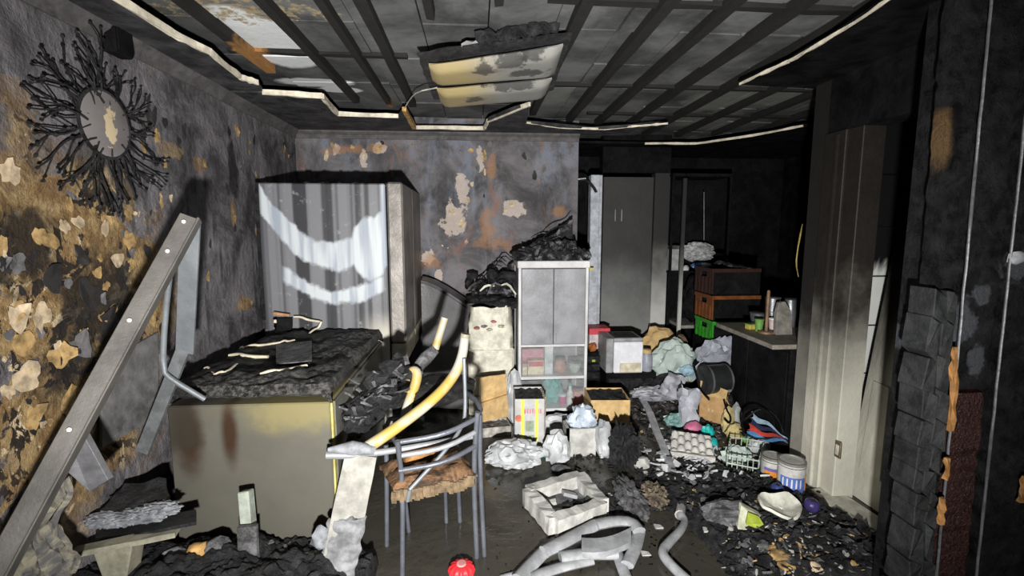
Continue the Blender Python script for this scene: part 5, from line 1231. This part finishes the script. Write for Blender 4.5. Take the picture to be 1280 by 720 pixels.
# back row
o = pbox('white_appliance', 'boxy white and grey appliance standing before the far door', 'appliance', 768, 803, 428, 472, 3.95, .3, simple('white_front', (.84, .85, .90), .4, var=.12), .26, bevel=.008, extra=lambda o, x0, x1, y0, y1, z0, z1: (
    MB().lim(x0 - .065, x0 - .003, y0 + .01, y1, z0, z1 + .03).build('side_shell', simple('grey_shell', (.32, .33, .34), .4), o, bevel=.006),
    MB().lim(x0, x1, y0 + .02, y1, z1 + .001, z1 + .03).build('top_shell', simple('grey_shell', (.32, .33, .34), .4), o, bevel=.006),
    MB().lim(x0 + .02, x1 - .03, y0 + .05, y1 - .04, z1 + .03, z1 + .034).build('recess_shade_plate', M_CHAR, o),  # black plate laid on top, standing in for the shade of a recess
    MB().lim(x0 + .05, x1 - .02, y0 - .012, y0 - .001, z0 + .01, z0 + .09).build('melted_panel', M_STR, o, bevel=.004)))
hb2 = W(785, 472, 3.95); o = thing('black_stool_box', 'black box holding up the boxy white appliance', 'box', (hb2.x, 4.1, 0))
MB().lim(SBX0, SBX1, 3.93, 4.25, 0, .26).build('body', M_BLK, o, bevel=.005); MB().lim(SBX0 + .02, SBX1 - .02, 3.922, 3.93, .03, .22).build('panel', M_CHAR, o)
pbox('red_lidded_box', 'red and white lidded box beside the white passage jamb', 'box', 737, 762, 411, 436, 4.275, .18, simple('red_white', (.60, .52, .54), .5, soot=.1), None, extra=lidded(M_REDB, .3))
zr = W(737, 436, 4.275).z
o = thing('black_shelf_crate', 'slatted black crate under the red lidded box', 'crate', (W(750, 450, 4.1).x, 4.2, 0)); xa_, xb_ = CRX0, CRX1
for k in range(5): MB().lim(xa_, xb_, 4.12, 4.14, .02 + k * (zr - .03) / 5, .02 + (k + .7) * (zr - .03) / 5).build('slat', M_CHAR, o)
MB().lim(xa_ + .004, xb_ - .004, 4.145, 4.47, 0, zr - .002).build('body', M_BLK, o)
c = W(740, 451, 4.115); MB().lim(c.x, c.x + .03, 4.114, 4.119, c.z - .01, c.z + .01).build('green_sticker', simple('lime_sticker', (.35, .5, .05), .5), o)
tag(MB().lump(V((CRX1 - .048, 4.205, zr + .028)), (.034, .045, .04), 41, .5, 2, 2, zmin=zr - .003).build('orange_packet', simple('orange_foil', (.5, .16, .05), .4, soot=.2), smooth=35), 'crumpled orange packet beside the red lidded box', 'packet')
bt_ = thing('grey_bottle', 'squat grey bottle with tan lid next to the white appliance', 'bottle', drop(808, 462))
bc = V((SBX1 - .060, 4.02, .259)); bt_.location = bc; ORG[bt_.name] = bc
MB().lathe([(.046, -.0), (.052, .03), (.052, .12), (.036, .16)], bc, 16).build('body', M_BAGG, bt_, smooth=40); MB().lathe([(.04, .16), (.04, .19), (.032, .194)], bc, 16).build('cap', M_CARL, bt_, smooth=40)
M_MINT = simple('mint_cloth', (.52, .62, .58), .7, var=.25, scale=8, soot=.06)
def drape(name, label, cat, pts, Y0, Y1, mat, seed, th=.006, amp=.03, nu=14, nv=12, smooth=35):
    """crumpled sheet between four picture corners at their own distances"""
    a_, b_, c_, d__ = W(*pts[0], Y0), W(*pts[1], Y0), W(*pts[2], Y1), W(*pts[3], Y1)
    def f(u, v):
        p = a_.lerp(b_, u).lerp(d__.lerp(c_, u), v); qn = V((p.x * 9, p.y * 9, p.z * 9 + seed))
        return p + V((amp * mnoise.noise(qn), amp * 2 * (.4 - abs(mnoise.noise(qn * 1.7 + V((3, 1, 2))))), amp * 1.4 * (.4 - abs(mnoise.noise(qn * 1.3)))))
    g0 = f
    def f(u, v):
        p = g0(u, v); p.z = max(p.z, mh(p.x, p.y) + .004, .006); return p
    return tag(MB().sheet(f, nu, nv, th).build(name, mat, smooth=smooth), label, cat)
rl('mint_cloth', 'pale mint crumpled cloth on the rubbish pile', 'cloth', 845, 462, (.17, .12, .13), M_MINT, 42, .5, 1.7, 4, .6, Y=3.98)
rl('blue_cloth_corner', 'pale blue rag hanging below the mint cloth', 'rag', 860, 468, (.06, .04, .05), simple('pale_blue_rag', (.35, .52, .62), .7), 43, .5, 1.7, 3, Y=3.88, hang=True)
rl('kraft_paper', 'crumpled tan kraft paper behind the mint cloth', 'paper', 848, 442, (.17, .1, .14), M_CARL, 44, .5, 1.7, 3, .5, Y=4.36, xmax=1.95)
rl('brown_paper', 'dark brown scorched paper beside the tan kraft paper', 'paper', 872, 446, (.085, .08, .10), simple('dark_kraft', (.14, .095, .06), .8, soot=.2), 45, .5, 1.9, 3, .5, Y=4.23, xmax=1.995)
rl('grey_plastic_sack', 'shiny grey plastic sack draped over the back of the rubbish pile', 'sack', 905, 460, (.19, .085, .17), M_BAGG, 46, .5, 1.6, 4, .25, Y=3.70, xmax=2.3, hang=True, zbase=.212)
# black drum on its side
bd = thing('black_drum', 'black cylindrical drum lying on its side on the rubbish pile', 'drum', W(926, 492, 3.46))
ryx = rot3(0, PI / 2, .12); dc = V((1.735, 3.46, W(908, 474, 3.46).z))
M_DRM = simple('black_drum', (.022, .024, .025), .35, var=.3)
MB().lathe([(.09, 0), (.11, .01), (.11, .19), (.10, .2)], dc, 28, ryx).build('shell', M_DRM, bd, smooth=35)
for z in (.02, .18): MB().lathe([(.113, z - .008), (.116, z), (.113, z + .008)], dc, 28, ryx, close=False).build('hoop', simple('drum_hoop', (.09, .095, .1), .35), bd, smooth=60)
c = dc + V((.15, -.093, -.062)); MB().box(c, (.05, .006, .024), rot3(.55, 0, .12)).build('rating_label', simple('grey_label', (.3, .31, .32), .5), bd)
# middle of the pile
tag(MB().lump(V((1.925, 3.41, .10)), (.036, .05, .12), 49, .4, 2.2, 3, zmin=.002).build('charred_bundle', M_CHAR, smooth=35), 'black charred bundle wedged between open cardboard box and sideboard', 'charred bundle')
rl('ash_white_sheeting', 'ash-white crumpled sheeting lying behind the grey carrier bag', 'sheeting', 824, 496, (.16, .09, .035), simple('ashy_sheet', (.44, .45, .49), .6, var=.4, soot=.15, sscale=14), 47, .8, 2.4, 4, .2, Y=3.72)
drape('grey_torn_paper', 'torn grey paper fold standing in the rubbish pile', 'paper', [(822, 492), (845, 502), (858, 474), (838, 468)], 3.63, 3.74, simple('grey_paper', (.42, .43, .48), .7), 3)
rl('charred_clothes', 'black charred clothes beneath the mint cloth', 'clothes', 838, 484, (.13, .07, .06), M_CHAR, 48, .6, 2.2, 3, .3, Y=3.86)
gbn = drape('grey_carrier_bag', 'light grey carrier bag standing beside the open cardboard box', 'bag', [(850, 530), (870, 527), (873, 488), (846, 486)], 3.40, 3.47, simple('lavender_grey_bag', (.46, .48, .54), .45, var=.2, soot=.05), 5, -.05, .03)
c0 = drop(874, 530)
a_ = [W(873, 535, 3.5), W(905, 545, 3.36), W(912, 530, 3.62), W(882, 520, 3.74)]
zb_ = max(.02, min(p.z for p in a_)); a_ = [V((p.x, p.y, zb_)) for p in a_]
o, c = carton('open_cardboard_box', 'brown cardboard box with raised flap in the rubbish pile', a_, .20, M_CARD)
fa, fb_ = a_[0] + V((0, 0, .2)), a_[1] + V((0, 0, .2))
MB().prism([fa, fb_, fb_ + V((-.01, -.035, .085)), fa + V((-.01, -.02, .115))], (0, .006, 0)).build('flap', M_CARL, o)
MB().prism([a_[1] + V((0, 0, .2)), a_[2] + V((0, 0, .2)), a_[2] + V((.02, -.01, .10)), a_[1] + V((.035, -.025, .12))], (.006, 0, 0)).build('flap', M_CARL, o)
for t in (.3, .45): MB().lim(a_[0].lerp(a_[1], t).x, a_[0].lerp(a_[1], t).x + .012, a_[0].lerp(a_[1], t).y - .012, a_[0].lerp(a_[1], t).y - .006, zb_ + .08, zb_ + .10).build('torn_spot', M_FC, o)
tag(MB().lump(V((1.845, 3.275, .085)), (.04, .028, .10), 50, .4, 1.8, 3, zmin=.002).build('yellow_paper', simple('yellowed_paper', (.58, .48, .22), .7, soot=.1), smooth=35), 'yellowed paper piece leaning on the open cardboard box', 'paper')
tag(MB().lump(V((1.84, 3.17, .045)), (.055, .03, .06), 51, .5, 1.8, 3, zmin=.002).build('yellow_paper', simple('yellowed_paper', (.58, .48, .22), .7, soot=.1), smooth=35), 'yellowed torn card below the coiled cable', 'card')
tag(MB().lump(V((1.915, 3.30, .08)), (.036, .04, .11), 52, .5, 1.8, 3, zmin=.002).build('pale_plastic', simple('smoky_plastic', (.36, .38, .37), .25, soot=.2), smooth=35), 'clear crumpled plastic beside the black drum', 'plastic')
rl('pink_toy', 'round pink plastic item on the egg tray', 'plastic item', 868, 543, (.065, .05, .055), simple('dusty_pink', (.55, .16, .28), .5, soot=.08), 53, .25, 1.5, 3)
rl('teal_toy', 'bright teal bent plastic item beside the pink one', 'plastic item', 886, 548, (.04, .04, .055), simple('bright_teal', (.02, .46, .43), .35), 54, .5, 1.7, 3)
rl('teal_toy', 'small teal plastic stub below the bent teal item', 'plastic item', 893, 560, (.03, .03, .04), simple('bright_teal', (.02, .46, .43), .35), 55, .5, 1.7, 2)
rl('mint_netting', 'pale teal netting bunch left of the pink item', 'netting', 847, 532, (.07, .05, .05), simple('mint_net', (.24, .42, .40), .6, var=.5, scale=40, soot=.2, sscale=30), 56, .8, 3, 3)
# egg tray
et = thing('egg_tray', 'dirty white pulp egg tray at the foot of the rubbish pile', 'egg tray', ZP(866, 570, 0))
ec = [ZP(838, 566, .02), ZP(893, 574, .02), ZP(888, 545, .09), ZP(840, 538, .09)]
def eg(u, v):
    p = ec[0].lerp(ec[1], u).lerp(ec[3].lerp(ec[2], u), v); return p + V((0, 0, .018 * math.sin(u * 6 * PI) * math.sin(v * 5 * PI)))
MB().sheet(eg, 30, 26, .008).build('cups', simple('pulp', (.56, .55, .52), .8, var=.3, soot=.1, sscale=14), et, smooth=50)
MB().bar(ec[0] + V((0, -.012, .0)), ec[1] + V((0, -.012, 0)), .02, .035, segs=6, jit=.003).build('rim', simple('pulp', (.56, .55, .52), .8), et)
# striped folded umbrella
def clear(p, X=XR - .008): return p if p.x < X else EYE + (p - EYE) * (X / p.x)
um = thing('striped_umbrella', 'folded umbrella with red, blue and white panels beside the sideboard', 'umbrella', drop(950, 550))
u0 = [W(929, 546, 3.02), W(938, 513, 3.08)]
for k, m in enumerate((simple('blue_panel', (.10, .30, .60), .5), simple('red_panel', (.60, .07, .05), .5), simple('navy_panel', (.03, .035, .08), .5), simple('sky_panel', (.35, .5, .62), .5))):
    t0_, t1_ = k / 4, (k + 1) / 4
    A1, A2 = u0[0].lerp(u0[1], t0_), u0[0].lerp(u0[1], t1_); Bx = clear(W(979, 543, 2.92), XR - .014)
    MB().sheet(lambda u, v, A1=A1, A2=A2, Bx=Bx, k=k: A1.lerp(A2, v).lerp(Bx + V((0, 0, -.012 * (3 - k))), u) + V((0, -.03 * math.sin(v * PI) - .02, .012 * math.sin(u * 9 + k))), 10, 4, .006).build('panel', m, um, smooth=50)
MB().tube([clear(W(930, 525, 3.06)), clear(W(952, 508, 3.0)), clear(W(972, 520, 2.9)), clear(W(980, 543, 2.8))], .004, 6, smooth=2).build('rib', M_CHAR, um)
MB().tube([clear(W(925, 540, 3.0)), clear(W(950, 550, 2.9)), clear(W(978, 545, 2.8))], .006, 6, smooth=1).build('rib', M_CHAR, um)
tag(MB().lump(V((1.895, 3.07, .035)), (.045, .04, .045), 60, .4, 1.8, 3, zmin=.002).build('green_packet', simple('green_foil', (.20, .40, .10), .4, soot=.1), smooth=35), 'green packet tucked below the striped umbrella', 'packet')
tag(MB().lump(V((1.885, 2.94, .045)), (.065, .05, .055), 61, .4, 1.8, 3, zmin=.002).build('white_packet', M_BAGW, smooth=35), 'white crumpled packet under the striped umbrella', 'packet')
# wire basket
wbk_ = thing('wire_basket', 'pale green wire basket half buried before the paint cans', 'wire basket', ZP(938, 590))
bb = [ZP(908, 590, .008), ZP(947, 598, .008), ZP(954, 572, .008), ZP(912, 566, .008)]; M_WIR = simple('pale_green_wire', (.48, .56, .50), .5, soot=.2, sscale=20)
for z in (.01, .06, .11):
    MB().tube([p + V((0, 0, z)) for p in bb] + [bb[0] + V((0, 0, z))], .005, 6).build('ring_wire', M_WIR, wbk_)
for k in range(4):
    for j in range(6):
        p = bb[k].lerp(bb[(k + 1) % 4], j / 6); MB().tube([p, p + V((0, 0, .12))], .003, 5).build('upright_wire', M_WIR, wbk_)
rl('mint_rag', 'pale mint rag stuffed into the wire basket', 'rag', 924, 578, (.08, .05, .06), M_MINT, 62, .6, 2, 3)
# cords
for k, (pts, lab) in enumerate((([(905, 500), (908, 512), (914, 522), (912, 530), (906, 524)], 'thin black cable looped over the open cardboard box'), ([(930, 545), (925, 520), (945, 505), (970, 522), (965, 545)], 'black cord arched over the striped umbrella'), ([(900, 470), (905, 480), (904, 495), (908, 505)], 'short black cord dangling below the grey sack'))):
    cpts = [clear(W(p[0], p[1], 3.3 - .03 * i)) for i, p in enumerate(pts)]
    if k == 1: cpts = [clear(W(p[0], p[1], 3.0 - .03 * i), XR - .012) for i, p in enumerate(pts)]
    if k == 2: cpts = [V((1.80, 3.69, .42)), V((1.715, 3.60, .41)), V((1.70, 3.51, .38)), V((1.70, 3.45, .28)), V((1.735, 3.355, .225))]
    for p_ in cpts: p_.z = max(p_.z, .012)
    tag(MB().tube(cpts, .008, 6, smooth=2).build('electric_cable', M_BLK, smooth=60), lab, 'cable')
# paint cans
def can(label, px, pyb, r, h, bands, yaw_):
    c = ZP(px, pyb); c.y += r * .6; c.z = max(0, mh2(c.x, c.y - r) - .01); o = thing('paint_can', label, 'paint can', c, 'paint cans by the doorframe')
    bo = MB().lathe([(r, 0), (r, h), (r * .97, h + .004)], c, 28).build('body', simple('can_white', (.50, .50, .48), .45, soot=.12, sscale=18), o, smooth=40)
    MB().lathe([(r * 1.03, h - .006), (r * 1.03, h + .008), (r * .9, h + .008), (r * .88, h - .002), (.001, h - .001)], c, 28).build('lid', simple('can_lid', (.28, .27, .24), .45, .3, soot=.25, sscale=25), o, smooth=40)
    for (z0, z1, a0, a1, m) in bands:
        nseg = max(3, int((a1 - a0) / 10)); vs = []
        b = MB()
        def f(u, v, z0=z0, z1=z1, a0=a0, a1=a1):
            a = R(a0 + (a1 - a0) * u) + yaw_; return c + V(((r + .0015) * math.cos(a), (r + .0015) * math.sin(a), (z0 + (z1 - z0) * v) * h))
        b.sheet(f, nseg, 1, -.001).build('label_band', m, bo)
    MB().tube([c + V((r * math.cos(R(a)) , r * math.sin(R(a)) * 1.0, h * .9 - (.25 * h * math.sin(R((a + 200) * 1.0)) if False else 0))) for a in range(150, 391, 20)], .002, 5).build('bail_wire', M_CHAR, o)
    return o
M_LO = simple('orange_label', (.72, .27, .04), .45, soot=.08, sscale=18); M_LP = simple('purple_label', (.16, .14, .42), .45, soot=.08, sscale=18); M_LBL = simple('blue_label', (.10, .17, .50), .45, soot=.08, sscale=18); M_LW = simple('white_label', (.68, .68, .66), .45)
can('paint can with orange label beside the wire basket', 969, 610, .062, .175, [(.08, .62, 195, 300, M_LO), (.62, .72, 195, 345, M_LP), (.08, .62, 300, 350, M_LP)], 0)
can('paint can with blue and orange label against the doorframe', 993, 626, .070, .17, [(.1, .60, 190, 300, M_LBL), (.1, .66, 302, 350, M_LO)] + [(.25, .55, 200 + 18 * k, 206 + 18 * k, M_LW) for k in range(5)], 0)
# small things before the doorway
def dish(u, v):
    a = u * 2 * PI; r = v; x = .105 * r * math.cos(a); y = .085 * r * math.sin(a) * (1 + .2 * math.sin(a * 3))
    return drop(978, 646) + V((x, y + .02, +.020 + .035 * r ** 2 + .008 * mnoise.noise(V((x * 30, y * 30, 1))) - .35 * y * 0 + .25 * y))
tag(MB().sheet(dish, 28, 8, .014).build('melted_dish', simple('cream_dish', (.62, .62, .54), .5, soot=.08), smooth=50), 'melted cream dish lying before the blue paint can', 'dish')
o = drop(939, 660)
ca = thing('green_carton', 'crushed yellow-green and white carton on the charred debris', 'carton', o)
MB().prism([W(922, 662, o.y - .02), W(927, 632, o.y + .06), W(960, 650, o.y + .04), W(962, 660, o.y), W(950, 666, o.y - .02)], (.01, .04, .0)).build('panel', simple('cream_carton2', (.62, .64, .48), .6), ca, bevel=.004)
MB().prism([W(932, 655, o.y - .025), W(935, 640, o.y + .02), W(948, 645, o.y + .02), W(954, 655, o.y - .02), W(945, 660, o.y - .03)], (0, -.004, 0)).build('green_print', simple('lime_print', (.40, .50, .06), .5), ca)
for lab, px, py, r, m in (('shiny dark purple ball against the threshold board', 1014, 634, .036, simple('purple_ball', (.05, .035, .14), .2)), ('dark blue ball between the two paint cans', 971, 612, .032, simple('navy_ball', (.04, .06, .20), .25))):
    p = drop(px, py + 6); q_ = thing('ball', lab, 'ball', p); MB().lump(p + V((0, 0, r)), (r, r, r), 1, .02, 1, 3).build('shell', m, q_, smooth=60); MB().lathe([(r * .35, 0), (r * .3, .004)], p + V((-.1 * r, -.35 * r, r * 1.88)), 12).build('plug', M_CHAR, q_)
rl('ash_tangle', 'grey ash tangle beside the crushed green carton', 'ash', 912, 648, (.09, .06, .04), M_ASH, 70, .9, 3, 3)
for k, (px, py, s, m, lab) in enumerate(((978, 700, .05, M_FT, 'tan plaster chunk in the charred debris'), (1000, 695, .045, M_FC, 'tan plaster chunk in the charred debris'), (965, 690, .04, M_FT, 'tan plaster chunk in the charred debris'), (1020, 712, .04, M_FC, 'tan plaster chunk in the charred debris'), (985, 712, .04, M_FT, 'tan plaster chunk in the charred debris'))):
    rl('plaster_chunk', lab, 'plaster', px, py, (s * .7, s * .6, s * .35), m, 80 + k, .7, 2, 2, group='plaster chunks in the charred debris')
for k, (px, py) in enumerate(((1006, 672), (972, 662), (935, 620), (920, 625), (858, 588), (884, 590), (772, 602), (760, 620), (822, 660), (884, 664), (806, 694))):
    rg = random.Random(k + 900); p = drop(px, py)
    o = MB().prism([p + V((rg.uniform(-.025, -.01), -.012, .001)), p + V((.025, -.014, .003)), p + V((.02, .012, .001)), p + V((-.015, .018, .005))], (0, 0, .008)).build('pale_chip', M_FOAM)
    tag(o, 'pale foam chip lying loose on the wet floor', 'chip', 'pale chips on the wet floor')

# ------------------------------------------------------------------ fine litter nobody could count
def litter(name, label, spots, count, smin, smax, mat, seed):
    rg = random.Random(seed); b = MB()
    for k in range(count):
        x0, x1, y0, y1 = rg.choice(spots); px, py = rg.uniform(x0, x1), rg.uniform(y0, y1); p = drop(px, py)
        if inhole(p.x, p.y) or (p.x > XR - .03 and p.y > 2.6): continue
        s_ = rg.uniform(smin, smax); n_ = rg.choice((4, 5, 6)); rot = rot3(rg.uniform(-.7, .7), rg.uniform(-.7, .7), rg.uniform(0, 6))
        pol = []; asp = rg.uniform(.3, 1)
        for j in range(n_):
            a = 2 * PI * j / n_ + rg.uniform(-.3, .3); r = s_ * rg.uniform(.6, 1); pol.append(p + V((0, 0, s_ * .35)) + rot @ V((r * math.cos(a), r * asp * math.sin(a), 0)))
        b.prism(pol, rot @ V((0, 0, s_ * rg.uniform(.1, .35))))
    for v in b.v: v.z = max(v.z, .002); v.x = max(v.x, XL + .005)
    return tag(b.build(name, mat), label, 'litter', kind='stuff')
RS = [(800, 990, 470, 600), (850, 960, 570, 640), (910, 1100, 645, 720)]
litter('black_litter', 'fine black charred litter strewn over the right side of the floor', RS + [(760, 840, 570, 640), (900, 1100, 640, 720), (900, 1100, 640, 720), (850, 990, 580, 650)], 1500, .008, .035, M_CHAR, 1)
litter('grey_litter', 'fine grey ash flakes strewn over rubbish and floor', RS, 620, .008, .03, M_ASH, 2)
litter('tan_litter', 'fine tan scraps strewn over rubbish and floor', RS + [(940, 1040, 670, 720)], 230, .006, .022, M_FT, 3)
litter('white_litter', 'fine white scraps strewn through the rubbish', [(800, 960, 480, 600), (900, 1060, 640, 720)], 170, .006, .024, M_FOAM, 4)
litter('pale_scraps', 'torn pale paper and plastic scraps spread over the rubbish mound', [(800, 960, 485, 600), (820, 920, 560, 600)], 150, .012, .045, M_BAGW, 9)
litter('floor_litter', 'sparse dark crumbs lying in the wet floor film', [(600, 900, 560, 720), (780, 960, 600, 720)], 260, .004, .014, M_CHAR, 5)
litter('cabinet_litter', 'black and grey crumbs around boxes before the display cabinet', [(690, 800, 520, 590)], 240, .008, .028, M_CHAR, 6)
litter('junk_litter', 'black and grey crumbs over the junk below the chest fridge', [(90, 420, 660, 720), (180, 420, 670, 720)], 420, .006, .026, M_CHAR, 7)
litter('junk_ash', 'grey ash flakes over the junk below the chest fridge', [(110, 420, 665, 720)], 160, .006, .02, M_ASH, 8)
M_YF = simple('yellow_insulation', (.40, .30, .09), .8, var=.5)
MB().tube([XP(1003, 280, XR - .006), XP(1000, 296, XR - .012), XP(997, 312, XR - .006), XP(995, 330, XR - .010), XP(998, 346, XR - .006)], [.004, .011, .006, .009, .003], 6, .5, smooth=1).build('peeled_strip', M_YF, wr, smooth=40)
hk = thing('bent_bracket', 'bent black bracket with a pale edge above the white passage jamb', 'bracket', W(733, 240, 4.4))
MB().tube([W(722, 226, 4.3), W(732, 224, 4.36), W(742, 234, 4.42), W(745, 240, 4.45)], .018, 6, .5, smooth=1).build('arm', M_CHAR, hk, smooth=60)
MB().tube([W(722, 224, 4.29), W(732, 223, 4.35)], .006, 6).build('pale_edge', M_WHT, hk)
